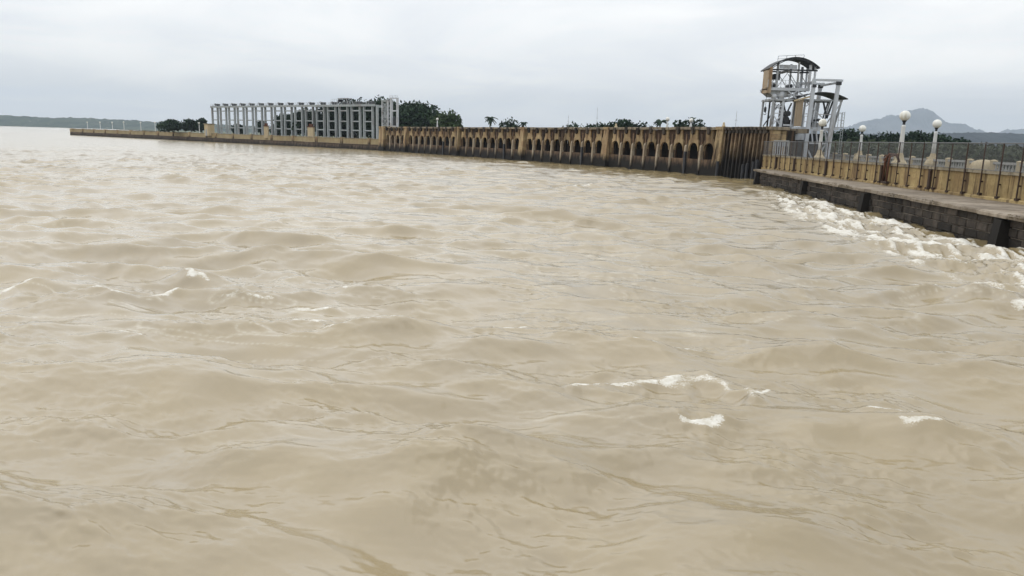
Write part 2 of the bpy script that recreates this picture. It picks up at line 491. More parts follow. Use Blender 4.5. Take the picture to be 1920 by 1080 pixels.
    at3.data.foreach_set('value', np.concatenate([st.ravel(), [0]]).astype(np.float32))
    at2 = me.attributes.new('far', 'FLOAT', 'POINT')
    at2.data.foreach_set('value', np.concatenate([(1 - amp2).ravel(), [0]]).astype(np.float32))
    at = me.attributes.new('foam', 'FLOAT', 'POINT')
    at.data.foreach_set('value', np.concatenate([foam.ravel(), [0]]).astype(np.float32))
    o = link('water', me); tag(o, kind='structure')
    o['label'] = 'choppy muddy brown reservoir water with small white crests'
    print('water verts', len(V))

def water_mat():
    k = NT('water')
    p = k.pos()
    # silt colour varies slowly
    cc = k.mix(k.rng(k.noise(p, .16, 4, .55), .35, .65), (.282, .218, .112), (.250, .195, .103))
    cc = k.mix(k.rng(k.noise(p, .9, 3, .5), .4, .7, 0, .5), cc, (.30, .231, .112))
    fo = k.n('ShaderNodeAttribute'); fo.attribute_name = 'foam'
    ps = k.n('ShaderNodeMapping'); gg = k.n('ShaderNodeNewGeometry'); k.l(gg.outputs['Position'], ps.inputs['Vector'])
    ps.inputs['Scale'].default_value = (.55, 1, 1)
    br = k.noise(ps.outputs[0], 13, 8, .8, .3)
    br2 = k.noise(ps.outputs[0], 3.0, 5, .65, .4)
    fsum = k.math('ADD', fo.outputs['Fac'], k.math('MULTIPLY', k.math('SUBTRACT', br, .5), 2.1))
    fsum = k.math('ADD', fsum, k.math('MULTIPLY', k.math('SUBTRACT', br2, .5), 1.3))
    br3 = k.noise(p, 42, 3, .6)
    fsum = k.math('ADD', fsum, k.math('MULTIPLY', k.math('SUBTRACT', br3, .5), 1.1))
    gate = k.rng(fo.outputs['Fac'], .05, .35)
    ff = k.math('MULTIPLY', k.rng(fsum, .34, .78), gate)
    haze = k.math('MULTIPLY', k.rng(fo.outputs['Fac'], .0, .8, 0, .35), gate)
    cc = k.mix(haze, cc, (.46, .40, .29))
    sa_ = k.n('ShaderNodeAttribute'); sa_.attribute_name = 'streak'
    cc = k.mix(k.math('MULTIPLY', sa_.outputs['Fac'], k.rng(br, .35, .65, .1, .75)), cc, (.50, .45, .35))
    fcol = k.mix(k.rng(k.noise(p, 6, 5, .7), .3, .65), (.52, .48, .39), (.74, .72, .66))
    cc = k.mix(ff, cc, fcol)
    k.l(cc, k.b.inputs['Base Color'])
    ro = k.n('ShaderNodeMix'); ro.data_type = 'FLOAT'
    k.l(ff, ro.inputs[0]); ro.inputs[2].default_value = .18; ro.inputs[3].default_value = .8
    k.l(ro.outputs[0], k.b.inputs['Roughness'])
    k.b.inputs['IOR'].default_value = 1.95
    # capillary ripples, longer across the wind
    vec = k.n('ShaderNodeMapping'); g = k.n('ShaderNodeNewGeometry'); k.l(g.outputs['Position'], vec.inputs['Vector'])
    vec.inputs['Rotation'].default_value = (0, 0, .12); vec.inputs['Scale'].default_value = (.26, 1, 1)
    h1 = k.noise(vec.outputs[0], 5.5, 4, .6, .5)
    h2 = k.noise(vec.outputs[0], 1.4, 3, .55, .3)
    h3 = k.noise(p, 26, 3, .6)
    b0 = k.n('ShaderNodeBump'); k.l(h2, b0.inputs['Height']); fa = k.n('ShaderNodeAttribute'); fa.attribute_name = 'far'; k.l(k.rng(fa.outputs['Fac'], 0, 1, .06, .34, False), b0.inputs['Strength']); b0.inputs['Distance'].default_value = .10
    b1 = k.n('ShaderNodeBump'); k.l(h1, b1.inputs['Height']); k.l(k.rng(fa.outputs['Fac'], 0, 1, .14, .34, False), b1.inputs['Strength']); b1.inputs['Distance'].default_value = .03
    k.l(b0.outputs[0], b1.inputs['Normal'])
    b2 = k.n('ShaderNodeBump'); k.l(h3, b2.inputs['Height']); k.l(k.math('MULTIPLY', ff, .4), b2.inputs['Strength']); b2.inputs['Distance'].default_value = .03
    k.l(b1.outputs[0], b2.inputs['Normal'])
    k.l(b2.outputs[0], k.b.inputs['Normal'])
    MAT['water'] = k.m
    return k
build_water()

# ------------------------------------------------------------------ land, hills, mountains
def sheet(name, pts, z, mat, label):
    m = MB(); m.add([(x, y, z) for x, y in pts], [tuple(range(len(pts)))])
    o = link(name, m.mesh(name, mat)); tag(o, label, kind='structure'); return o
back = [(33.5, -60), (34.0, 8), (36, 60), (38, 84), (20, 110), (8, 131), (-4, 151), (-17, 170), (-24, 180), (-86, 243), (-181, 322)]
land_pts = back + [(-420, 900), (-900, 1700), (-1500, 3000), (-3000, 7400), (7400, 7400), (7400, -60)]
sheet('land', land_pts, .85, 'meadow', 'flat green land on the dry side of the dam')

def relief(name, ridge, depth, mat, label, nz=20, jag=.12, fine=.06, nu=220, seed=1, y0=0):
    """range of hills: ridge = [(x, y, height)], real depth on both sides"""
    r = np.random.default_rng(seed)
    R = np.array(ridge, float)
    t = np.linspace(0, 1, len(R)); tt = np.linspace(0, 1, nu)
    L = np.concatenate([[0], np.cumsum(np.hypot(np.diff(R[:, 0]), np.diff(R[:, 1])))]); L /= L[-1]
    x = np.interp(tt, L, R[:, 0]); y = np.interp(tt, L, R[:, 1]); h = np.interp(tt, L, R[:, 2])
    vs = np.linspace(-1, 1, 2 * nz + 1)
    def fbm(u, v, oct=6, f0=3.0):
        s = 0; a = 1; f = f0
        for o in range(oct):
            ph = r.uniform(0, 6.28, 4)
            s = s + a * np.sin(u * f * 6.28 + ph[0] + 1.3 * np.sin(v * f + ph[1])) * np.cos(v * f * 1.7 + ph[2] + np.sin(u * f * 3 + ph[3]))
            a *= .55; f *= 2.03
        return s
    U, Vv = np.meshgrid(tt, vs, indexing='ij')
    prof = np.clip(1 - np.abs(Vv) ** 1.15, 0, 1)
    nse = fbm(U, Vv)
    H = h[:, None] * prof * (1 + jag * nse * np.minimum(1, np.abs(Vv) * 3 + .25)) + fine * h.mean() * r.normal(size=U.shape) * (prof > .02)
    H = np.where(prof < .02, -3, H)
    tx = np.gradient(x); ty = np.gradient(y); ln = np.hypot(tx, ty); nx, ny = -ty / ln, tx / ln
    X = x[:, None] + nx[:, None] * Vv * depth; Y = y[:, None] + ny[:, None] * Vv * depth
    P = np.stack([X, Y, H + y0], -1).reshape(-1, 3)
    idx = np.arange(len(P)).reshape(U.shape)
    q = np.stack([idx[:-1, :-1], idx[1:, :-1], idx[1:, 1:], idx[:-1, 1:]], -1).reshape(-1, 4)
    o = link(name, np_mesh(name, P, q, mat)); tag(o, label, kind='structure'); return o
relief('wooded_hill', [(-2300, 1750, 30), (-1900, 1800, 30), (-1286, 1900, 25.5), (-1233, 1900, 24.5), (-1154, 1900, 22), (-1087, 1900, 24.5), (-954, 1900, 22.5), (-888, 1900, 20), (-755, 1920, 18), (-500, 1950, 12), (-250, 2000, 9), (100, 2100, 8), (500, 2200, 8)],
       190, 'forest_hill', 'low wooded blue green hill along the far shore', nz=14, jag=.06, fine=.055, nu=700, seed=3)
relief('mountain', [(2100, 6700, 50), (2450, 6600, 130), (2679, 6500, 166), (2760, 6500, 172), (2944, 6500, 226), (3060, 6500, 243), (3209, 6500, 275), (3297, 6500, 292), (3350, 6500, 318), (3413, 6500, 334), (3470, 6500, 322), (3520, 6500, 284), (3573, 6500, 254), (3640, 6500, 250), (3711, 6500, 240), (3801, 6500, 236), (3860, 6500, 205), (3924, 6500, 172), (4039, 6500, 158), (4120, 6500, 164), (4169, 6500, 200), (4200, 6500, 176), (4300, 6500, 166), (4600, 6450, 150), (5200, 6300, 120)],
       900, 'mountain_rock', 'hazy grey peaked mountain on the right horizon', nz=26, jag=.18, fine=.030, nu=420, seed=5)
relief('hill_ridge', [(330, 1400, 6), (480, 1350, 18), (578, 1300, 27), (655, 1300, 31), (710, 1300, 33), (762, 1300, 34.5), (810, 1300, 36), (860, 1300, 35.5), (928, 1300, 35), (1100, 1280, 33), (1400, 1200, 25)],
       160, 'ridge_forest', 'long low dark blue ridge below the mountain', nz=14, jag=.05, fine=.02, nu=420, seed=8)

# ------------------------------------------------------------------ arched dam wall
def beveled_box(x0, x1, y0, y1, z0, z1, b=.02, taper=0.0):
    m = MB()
    lo = [(x0, y0 - taper, z0), (x1, y0 - taper, z0), (x1, y1, z0), (x0, y1, z0)]
    mid = [(x0, y0, z1 - b), (x1, y0, z1 - b), (x1, y1, z1 - b), (x0, y1, z1 - b)]
    top = [(x0 + b, y0 + b, z1), (x1 - b, y0 + b, z1), (x1 - b, y1 - b, z1), (x0 + b, y1 - b, z1)]
    m.v = lo + mid + top
    m.f = [(0, 3, 2, 1), (8, 9, 10, 11)]
    for b0 in (0, 4):
        for i in range(4):
            j = (i + 1) % 4; m.f.append((b0 + i, b0 + j, b0 + 4 + j, b0 + 4 + i))
    return m
U = 2.62                                             # clear arch pitch inside a bay
def arch_meshes(u):
    d = {}
    hw = .32 * u; ow = .295 * u; hwt = .235 * u
    # spandrel with a round-headed opening cut from its lower edge
    pts = [(-hw, 2.55), (-hw, 5.08), (hw, 5.08), (hw, 2.55), (ow, 2.55)]
    for i in range(1, 10):
        t = math.pi * i / 10
        pts.append((ow * math.cos(t), 2.75 + .78 * math.sin(t)))
    pts.append((-ow, 2.55))
    m = MB()
    n = len(pts)
    # build as strips so that the concave outline fills cleanly
    arc = [(ow, 2.75)] + [(ow * math.cos(math.pi * i / 10), 2.86 + .78 * math.sin(math.pi * i / 10)) for i in range(0, 11)] + [(-ow, 2.75)]
    topx = [hw] + [hw - (2 * hw) * i / 10 for i in range(0, 11)] + [-hw]
    outer = [(hw, 2.75)] + [(x, 3.78) for x in topx[1:-1]] + [(-hw, 2.75)]
    y0, y1 = -.02, .24
    for i in range(len(arc) - 1):
        a, b, c, e = arc[i], arc[i + 1], outer[i + 1], outer[i]
        m.add([(a[0], y0, a[1]), (b[0], y0, b[1]), (c[0], y0, c[1]), (e[0], y0, e[1])], [(0, 1, 2, 3)[::-1]])
        m.add([(a[0], y1, a[1]), (b[0], y1, b[1]), (c[0], y1, c[1]), (e[0], y1, e[1])], [(0, 1, 2, 3)])
        m.add([(a[0], y0, a[1]), (b[0], y0, b[1]), (b[0], y1, b[1]), (a[0], y1, a[1])], [(0, 1, 2, 3)])
        m.add([(e[0], y0, e[1]), (c[0], y0, c[1]), (c[0], y1, c[1]), (e[0], y1, e[1])], [(0, 1, 2, 3)[::-1]])
    for s in (-1, 1):
        x0, x1 = sorted((s * ow, s * hw))
        m.box(x0, x1, y0, y1, 2.7, 2.752)
    m.hexa([(-hw, y0, 3.78), (hw, y0, 3.78), (hw, y1, 3.78), (-hw, y1, 3.78)], [(-hwt, y0, 4.1), (hwt, y0, 4.1), (hwt, y1, 4.1), (-hwt, y1, 4.1)])
    m.box(-hwt, hwt, y0, y1, 4.1, 5.08)
    d['spandrel'] = m.mesh('spandrel', 'arch_stone')
    d['ix'] = (ow + hw) / 2
    m = MB().box(-.03, .03, .10, .22, 1.7, 2.7)
    d['impost'] = m.mesh('impost', 'arch_red')
    # slim buttress column between two arches, slightly battered
    w = .125
    m = MB()
    m.hexa([(-w * 1.1, -.30, -1), (w * 1.1, -.30, -1), (w * 1.15, .3, -1), (-w * 1.15, .3, -1)],
           [(-w, -.10, 3.15), (w, -.10, 3.15), (w, .3, 3.15), (-w, .3, 3.15)])
    m.hexa([(-w, -.10, 3.15), (w, -.10, 3.15), (w, .3, 3.15), (-w, .3, 3.15)],
           [(-w * .85, .14, 3.55), (w * .85, .14, 3.55), (w * .85, .34, 3.55), (-w * .85, .34, 3.55)])
    d['column'] = m.mesh('column', 'pale_column')
    d['slot_panel'] = MB().box(-.5 * u + hwt - .01, .5 * u - hwt + .01, .16, .60, 3.3, 5.08).mesh('slot_panel', 'slot_shade_stone')
    d['slot_rib'] = MB().box(-.10, .10, .03, .17, 3.3, 4.62).mesh('slot_rib', 'arch_red')
    m = MB()
    m.prism([(-.2, 5.1), (-.17, 4.66), (0, 4.5), (.17, 4.66), (.2, 5.1)], -.36, -.02)
    m.box(-.25, .25, -.40, -.10, 5.1, 5.37)
    d['bracket'] = m.mesh('bracket', 'dark_stone')
    return d
def base_mesh(u):
    m = beveled_box(-u / 2, u / 2, .0, .55, -1.2, 1.78, .03, .2); return m.mesh('base_panel', 'arch_red')
def coping_mesh(L):
    m = beveled_box(-L / 2 + .012, L / 2 - .012, -.22, 1.1, 5.1, 5.4, .03); return m.mesh('coping', 'coping_grey')

arch_wall = empty('arched_dam_wall', (ARCH[-1][0], ARCH[-1][1], 0))
tag(arch_wall, 'long tan stone dam wall with rows of dark arched openings, curving to the far left', 'dam wall')
O = Vector((ARCH[-1][0], ARCH[-1][1], 0))
counts = [4, 8, 8, 8, 8]
def pil_mesh(w=.62, h=5.1, batter=.55):
    m = MB()
    m.hexa([(-w * 1.1, -.35 - batter, -1.2), (w * 1.1, -.35 - batter, -1.2), (w * 1.1, .7, -1.2), (-w * 1.1, .7, -1.2)],
           [(-w * .85, -.30, h), (w * .85, -.30, h), (w * .85, .7, h), (-w * .85, .7, h)])
    m.box(-w * .95, w * .95, -.42, .7, h, h + .33)
    return m.mesh('pilaster', 'arch_stone')
pm = pil_mesh()
for bi in range(5):
    a, b = ARCH[bi], ARCH[bi + 1]
    L, rz = frame2(a, b)
    n = counts[bi]
    x0 = .62 if bi else 1.0; x1 = L - .62
    u = (x1 - x0) / n
    D = arch_meshes(u); bm_, cm_ = base_mesh(u), coping_mesh(u)
    ca, sa = math.cos(rz), math.sin(rz)
    def W(x, y=0, z=0): return (a[0] + x * ca - y * sa - O.x, a[1] + x * sa + y * ca - O.y, z)
    for i in range(n):
        xc = x0 + u * (i + .5)
        sp = link('spandrel', D['spandrel'], arch_wall, W(xc), rz)
        for s_ in (-1, 1): link('impost', D['impost'], sp, (s_ * D['ix'], 0, 0))
        link('base_panel', bm_, arch_wall, W(xc, random.uniform(-.02, .02)), rz)
        cp = link('coping', cm_, arch_wall, W(xc, random.uniform(-.03, .03), random.uniform(-.025, .025)), rz)
        link('bracket', D['bracket'], cp, (.02, random.uniform(-.03, .03), random.uniform(-.05, .05)))
        if i < n - 1:
            xs = x0 + u * (i + 1)
            link('column', D['column'], arch_wall, W(xs, random.uniform(-.03, .02)), rz)
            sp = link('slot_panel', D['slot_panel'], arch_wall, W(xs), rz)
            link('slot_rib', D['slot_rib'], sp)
    # dark wet drain shaft standing in one opening
    if bi:
        m = MB(); m.box(-.16, .16, -.30, -.05, -1, 2.6); link('drain_shaft', m.mesh('drain_shaft', 'dark_steel'), arch_wall, W(x0 + u * 6.08), rz)
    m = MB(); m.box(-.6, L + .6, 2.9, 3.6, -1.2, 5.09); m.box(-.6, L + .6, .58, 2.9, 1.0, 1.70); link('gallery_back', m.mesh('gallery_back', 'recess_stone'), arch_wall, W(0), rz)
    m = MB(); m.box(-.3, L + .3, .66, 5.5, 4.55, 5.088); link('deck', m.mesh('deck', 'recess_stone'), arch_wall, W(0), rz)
    link('pilaster', pm, arch_wall, W(L, 0), rz)
# end tower where the arches meet the low wall
L, rz = frame2(ARCH[0], ARCH[1])
tw = MB(); tw.hexa([(-1.5, -.7, -1), (1.2, -.7, -1), (1.2, 3, -1), (-1.5, 3, -1)], [(-1.3, -.5, 5.1), (1.05, -.5, 5.1), (1.05, 3, 5.1), (-1.3, 3, 5.1)])
tw.box(-1.4, 1.15, -.6, 3, 5.1, 5.45)
link('end_pier', tw.mesh('end_pier', 'arch_stone'), arch_wall, (ARCH[0][0] - O.x, ARCH[0][1] - O.y, 0), rz)

# ------------------------------------------------------------------ finned section with its end wall
fin_wall = empty('finned_dam_wall', (CORNER[0], CORNER[1], 0))
tag(fin_wall, 'tall dark stained dam section with close set vertical fins beside the crane', 'dam wall')
A0 = ARCH[-1]; L, rz = frame2(A0, CORNER); ca, sa = math.cos(rz), math.sin(rz)
def WF(x, y=0, z=0): return (A0[0] + x * ca - y * sa - CORNER[0], A0[1] + x * sa + y * ca - CORNER[1], z)
m = MB(); w = .10
m.hexa([(-w * 1.2, -.42, -1.2), (w * 1.2, -.42, -1.2), (w * 1.2, .6, -1.2), (-w * 1.2, .6, -1.2)], [(-w, -.12, 4.75), (w, -.12, 4.75), (w, .6, 4.75), (-w, .6, 4.75)])
finm = m.mesh('fin', 'fin_stone')
m = MB(); m.box(-.2, .2, -.30, .4, 4.72, 5.08); m.box(-.17, .17, -.42, -.05, 5.1, 5.36); nm = m.mesh('notch_block', 'dark_stone')
nf = 12; p0 = .85; pp = (L - p0 - .35) / (nf - 1)
cpm = beveled_box(-pp / 2 + .01, pp / 2 - .01, -.25, 1.2, 5.085, 5.38, .03).mesh('coping', 'coping_grey')
for i in range(nf):
    x = p0 + pp * i
    link('fin', finm, fin_wall, WF(x, random.uniform(-.05, .05)), rz)
    if i < nf - 1:
        link('notch_block', nm, fin_wall, WF(x + pp / 2, 0, random.uniform(-.04, .04)), rz)
        link('coping', cpm, fin_wall, WF(x + pp / 2, 0, random.uniform(-.03, .03)), rz)
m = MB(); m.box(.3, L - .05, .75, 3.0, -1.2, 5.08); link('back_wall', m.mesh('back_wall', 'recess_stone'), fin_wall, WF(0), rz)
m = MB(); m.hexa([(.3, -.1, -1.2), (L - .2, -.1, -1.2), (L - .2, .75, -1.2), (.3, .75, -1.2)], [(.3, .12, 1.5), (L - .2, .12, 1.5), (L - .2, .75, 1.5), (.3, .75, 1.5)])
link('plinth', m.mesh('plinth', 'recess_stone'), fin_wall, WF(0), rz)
# fallen dark timber piles at the foot
for (x, h) in ((.55, .5), (5.2, .35), (5.9, .5), (6.9, .7), (7.5, .9)):
    m = MB(); m.tube([(0, 0, -1.2), (.03, .02, 1.2 + h)], [.2, .16], 8); link('pile', m.mesh('pile', 'dark_steel'), fin_wall, WF(x, -.62), rz)
# end wall, faced with courses of tan stone
ex = Vector((27.0 - CORNER[0], .35, 0)); eL = ex.length; er = math.atan2(ex.y, ex.x)
m = MB(); m.box(.05, eL, .12, 5, -1, 5.08); link('end_core', m.mesh('end_core', 'mortar'), fin_wall, (0, 0, 0), er)
zc = 1.3; k = 0
while zc < 5.0:
    hh = .42
    xs = [0, eL * (.36 if k % 2 else .62), eL]
    for i in range(2):
        mm = beveled_box(xs[i] + .012, xs[i + 1] - .012, 0, .14, zc + .012, min(zc + hh, 5.07) - .012, .015)
        link('stone', mm.mesh('stone', 'arch_stone'), fin_wall, (0, 0, 0), er)
    zc += hh; k += 1
m = beveled_box(-.15, eL + .2, -.18, 5, 5.085, 5.38, .03); link('coping', m.mesh('coping', 'coping_grey'), fin_wall, (0, 0, 0), er)
m = MB(); m.box(0, 3.6, 0, 8.5, 4.85, 5.29); link('crane_deck', m.mesh('crane_deck', 'coping_grey'), fin_wall, (.8, 1.2, 0), math.radians(6))
for (px_, py_) in ((3.0, 3.5), (3.0, 7)):
    m = MB(); m.box(-.4, .4, -.4, .4, .8, 4.85); link('deck_pier', m.mesh('deck_pier', 'mortar'), fin_wall, (.8 + px_, 1.4 + py_, 0), math.radians(6))

# ------------------------------------------------------------------ near wall: masonry, ledge, parapet
near = empty('near_dam_wall', (LEDGE_A[0], LEDGE_A[1], 0))
tag(near, 'near dam wall with dark block masonry, grey ledge and tan parapet', 'dam wall')
LL, lrz = frame2(LEDGE_A, LEDGE_B); lca, lsa = math.cos(lrz), math.sin(lrz)
def WL(x, y=0, z=0): return (x * lca - y * lsa, x * lsa + y * lca, z)
m = MB(); m.box(0, LL, .10, 4.2, -1.5, 1.12); link('core', m.mesh('core', 'mortar'), near, (0, 0, 0), lrz)
smeshes = {}
def stone_mesh(l, h):
    key = (round(l, 2), round(h, 2))
    if key not in smeshes:
        g = .020; b = .03
        x0, x1, z0, z1 = g, l - g, g, h - g
        mm = MB()
        mm.v = [(x0, 0, z0), (x1, 0, z0), (x1, 0, z1), (x0, 0, z1), (x0 + b, -.035, z0 + b), (x1 - b, -.045, z0 + b), (x1 - b, -.03, z1 - b), (x0 + b, -.04, z1 - b),
                (x0, .2, z0), (x1, .2, z0), (x1, .2, z1), (x0, .2, z1)]
        mm.f = [(4, 5, 6, 7), (0, 1, 5, 4), (1, 2, 6, 5), (2, 3, 7, 6), (3, 0, 4, 7), (1, 0, 8, 9), (2, 1, 9, 10), (3, 2, 10, 11), (0, 3, 11, 8)]
        smeshes[key] = mm.mesh('stone', 'dark_stone')
    return smeshes[key]
lens = [.85, 1.0, 1.15, 1.3, 1.5]
courses = [(-.28, .34), (.06, .36), (.42, .36), (.78, .345)]
ns = 0
for ci, (z0, h) in enumerate(courses):
    x = -.3 * (ci % 2)
    while x < 53:
        l = random.choice(lens)
        link('stone', stone_mesh(l, h), near, WL(max(x, 0.0) if x < 0 else x, .085 - random.uniform(0, .05), z0), lrz); ns += 1
        x += l
for x in (1.1, 17.1, 29.6, 44.0):
    mm = MB(); mm.hexa([(-.30, -.55, -1.3), (.30, -.55, -1.3), (.30, .1, -1.3), (-.30, .1, -1.3)], [(-.27, -.30, 1.05), (.27, -.30, 1.05), (.27, .1, 1.05), (-.27, .1, 1.05)])
    link('buttress', mm.mesh('buttress', 'recess_stone'), near, WL(x), lrz)
# ledge slabs
sl = 2.15
lm = [beveled_box(.012, sl - .012, -.20 - j, 4.6, 1.125, 1.30, .03 + j * .4).mesh('ledge_slab', 'ledge_stone') for j in (-.05, 0, .05, .09)]
x = -.6
while x < LL - 1:
    link('ledge_slab', random.choice(lm), near, WL(x, 0, random.uniform(-.012, .012)), lrz); x += sl
# parapet
PL, prz = frame2(PAR_A, PAR_B); pca, psa = math.cos(prz), math.sin(prz)
pa = Vector((PAR_A[0] - LEDGE_A[0], PAR_A[1] - LEDGE_A[1], 0))
def WP(x, y=0, z=0): return (pa.x + x * pca - y * psa, pa.y + x * psa + y * pca, z)
def WPw(x, y=0, z=0): return (PAR_A[0] + x * pca - y * psa, PAR_A[1] + x * psa + y * pca, z)
pl = 3.0
ppm = beveled_box(.012, pl - .012, 0, .42, 1.2, 2.50, .01).mesh('parapet_panel', 'parapet_stone')
pcm = beveled_box(.01, pl - .01, -.09, .50, 2.505, 2.66, .03).mesh('coping', 'coping_stone')
pbm = MB().box(0, pl, .38, .46, 1.2, 2.504).mesh('parapet_back', 'coping_stone')
psk = beveled_box(0, pl, -.10, .05, 1.2, 1.46, .05).mesh('skirting', 'parapet_stone')
x = 0.
i = 0
while x < PL - 1:
    link('parapet_panel', ppm, near, WP(x, random.uniform(-.012, .012)), prz)
    link('parapet_coping', pcm, near, WP(x, random.uniform(-.01, .01), random.uniform(-.008, .008)), prz)
    link('skirting', psk, near, WP(x, random.uniform(-.01, .01)), prz)
    x += pl; i += 1
m = MB(); m.box(0, PL, .422, .55, .8, 2.50); link('parapet_back', m.mesh('parapet_back', 'coping_stone'), near, WP(0), prz)
# dark drain pipes on the parapet face
m = MB(); m.box(-.10, .10, -.13, -.013, 1.5, 2.5); m.box(-.16, .16, -.20, -.013, 1.42, 1.52)
dpm = m.mesh('drain_pipe', 'rust_steel')
for yy in (41.3, 47.6, 57.6, 65.5, 71.0):
    link('drain_pipe', dpm, near, WP((76.0 - yy) / abs(psa)), prz)
# tufts along the front edge of the ledge
r = np.random.default_rng(4)
tv = []; tq = []
for i in range(1500):
    x = r.uniform(0, 52) ; bb = len(tv)
    y = -.20 + r.normal() * .05; hgt = r.uniform(.04, .13); s = r.normal() * .05; w = .02
    dz = 1.29 if r.random() < .5 else 1.2
    ox = math.sin(x * 1.7) + math.sin(x * .53 + 1)
    if ox < .1: continue
    for (dx, yy, z) in ((-w, y, dz), (w, y, dz), (w + s, y - hgt * .6, dz + hgt * .5 - .03), (s, y - hgt * .7, dz + hgt * .5 - .06)): tv.append(WL(x + dx, yy, z))
    tq.append((bb, bb + 1, bb + 2, bb + 3))
g = link('grass_tufts', np_mesh('grass_tufts', np.array(tv) + np.array([LEDGE_A[0], LEDGE_A[1], 0]), np.array(tq), 'dead_grass', False))
tag(g, 'dry grass growing along the front edge of the ledge', 'grass', kind='stuff')

# road and footpath behind the parapet
def strip(name, y0, y1, z, mat, label, x0=-70):
    m = MB(); m.add([WPw(x0, y0, z), WPw(PL, y0, z), WPw(PL, y1, z), WPw(x0, y1, z)], [(0, 1, 2, 3)])
    o = link(name, m.mesh(name, mat)); tag(o, label, kind='structure')
strip('road', .5, 9.6, 1.5, 'asphalt', 'dam crest road behind the near parapet')
strip('pavement', .52, 2.9, 1.62, 'coping_stone', 'paved footpath between parapet and road')

# ------------------------------------------------------------------ mesh fence on the parapet
fence = empty('mesh_fence', WPw(0, 0, 1.5)); fence.rotation_euler = (0, 0, prz)
tag(fence, 'dark wire mesh fence with steel posts bolted along the near parapet', 'fence')
fp = 1.52
m = MB(); m.box(-.028, .028, -.145, -.095, -.02, 2.44); m.box(-.10, .10, -.16, -.015, -.06, .05); m.box(-.028, .028, -.10, -.016, .55, .62)
fpm = m.mesh('post', 'rust_steel')
m = MB(); z0, z1 = 1.17, 2.40; h = z1 - z0; st = .095; ww = .013
k = -h
while k < fp:
    for sgn in (1, -1):
        if sgn > 0: a = (max(k, 0), z0 + max(0, -k)); b = (min(k + h, fp), z0 + min(h, fp - k))
        else: a = (max(k, 0), z1 - max(0, -k)); b = (min(k + h, fp), z1 - min(h, fp - k))
        if b[0] - a[0] > .02:
            y = -.12 + .006 * sgn; o_ = ww * .7
            m.add([(a[0] - o_, y, a[1]), (a[0] + o_, y, a[1]), (b[0] + o_, y, b[1]), (b[0] - o_, y, b[1])], [(0, 1, 2, 3)])
    k += st
mpm = m.mesh('mesh_panel', 'wire')
rlm = MB().tube([(0, -.12, 2.41), (fp, -.12, 2.41)], .026, 6).mesh('top_rail', 'wire'); rl2 = MB().tube([(0, -.12, 1.17), (fp, -.12, 1.17)], .014, 6).mesh('bottom_rail', 'wire')
n_p = 34
for i in range(n_p):
    x = .35 + i * fp
    link('post', fpm, fence, (x, random.uniform(-.01, .01), random.uniform(-.06, .03)))
    if i < n_p - 1:
        link('mesh_panel', mpm, fence, (x, 0, 0)); link('top_rail', rlm, fence, (x, 0, 0)); link('bottom_rail', rl2, fence, (x, 0, 0))

# ------------------------------------------------------------------ balustrade on the far side of the road
bal = empty('road_balustrade', WPw(0, 9.1, 1.95)); bal.rotation_euler = (0, 0, prz)
tag(bal, 'pale concrete balustrade along the far side of the dam road', 'balustrade')
bm1 = MB().lathe([(.05, .2), (.09, .34), (.05, .62), (.06, .74)], 8).mesh('baluster', 'pale_rail')
bs = 3.0
railm = MB().box(0, bs, -.12, .12, .74, .90).mesh('hand_rail', 'pale_rail')
kerbm = MB().box(0, bs, -.16, .16, -.5, .2).mesh('plinth', 'cream')
piem = MB().lathe([(.24, -.5), (.24, .92), (.28, .93), (.28, 1.0), (.05, 1.06)], 4).mesh('pier', 'cream')
for i in range(-3, 17):
    x = i * bs
    link('hand_rail', railm, bal, (x, 0, random.uniform(-.02, .02))); link('plinth', kerbm, bal, (x, 0, 0)); link('pier', piem, bal, (x, 0, 0))
    for j in range(1, 8): link('baluster', bm1, bal, (x + j * bs / 8, 0, 0))
blk = MB().lathe([(.85, -.5), (.85, .62), (.7, .85), (.4, 1.0), (.05, 1.04)], 14).mesh('round_block', 'cream', True)
link('round_block', blk, bal, (23.2, -.2, 0))

# ------------------------------------------------------------------ globe lamps
def lamp(loc, H, label, group, big=True):
    """pedestal, tapered white post, dark collar, white globe; H = height of the globe centre"""
    t = empty('street_lamp', loc); tag(t, label, 'lamp', group)
    gr = .33 if big else .26
    if big:
        link('pedestal', MB().lathe([(.54, 0), (.54, 1.0), (.44, 1.2), (.30, 1.34), (.24, 1.52), (.17, 1.78)], 8).mesh('pedestal', 'cream'), t, rz=.39)
        link('post', MB().lathe([(.16, 1.7), (.145, 2.3), (.12, H - gr - .42), (.14, H - gr - .36), (.09, H - gr - .25)], 12).mesh('post', 'white_paint', True), t)
        link('collar', MB().lathe([(.085, H - gr - .27), (.085, H - gr - .1), (.15, H - gr + .03)], 12).mesh('collar', 'dark_steel'), t)
        n = 14
    else:
        link('post', MB().lathe([(.20, 0), (.16, .6), (.10, .8), (.085, H - gr)], 8).mesh('post', 'white_paint', True), t)
        n = 10
    prof = [(gr * math.sin(math.pi * i / n) + .004, H - gr * math.cos(math.pi * i / n)) for i in range(n + 1)]
    link('globe', MB().lathe(prof, 18 if big else 10).mesh('globe', 'globe', True), t)
    return t
gl = 'globe lamps on the dam road'
lamp((25.26, 50.0, 1.5), 4.17, 'largest white globe lamp, right of the rusty pipe', gl)
lamp((32.9, 60.0, 1.5), 4.06, 'white globe lamp on cream pedestal, rightmost of the road lamps', gl)
lamp((33.9, 75.0, 1.5), 3.92, 'small white globe lamp midway between the crane and the largest lamp', gl)
lamp((25.95, 65.0, 1.5), 4.06, 'white globe lamp standing in front of the crane legs', gl)
fl = 'small lamps along the far low wall'
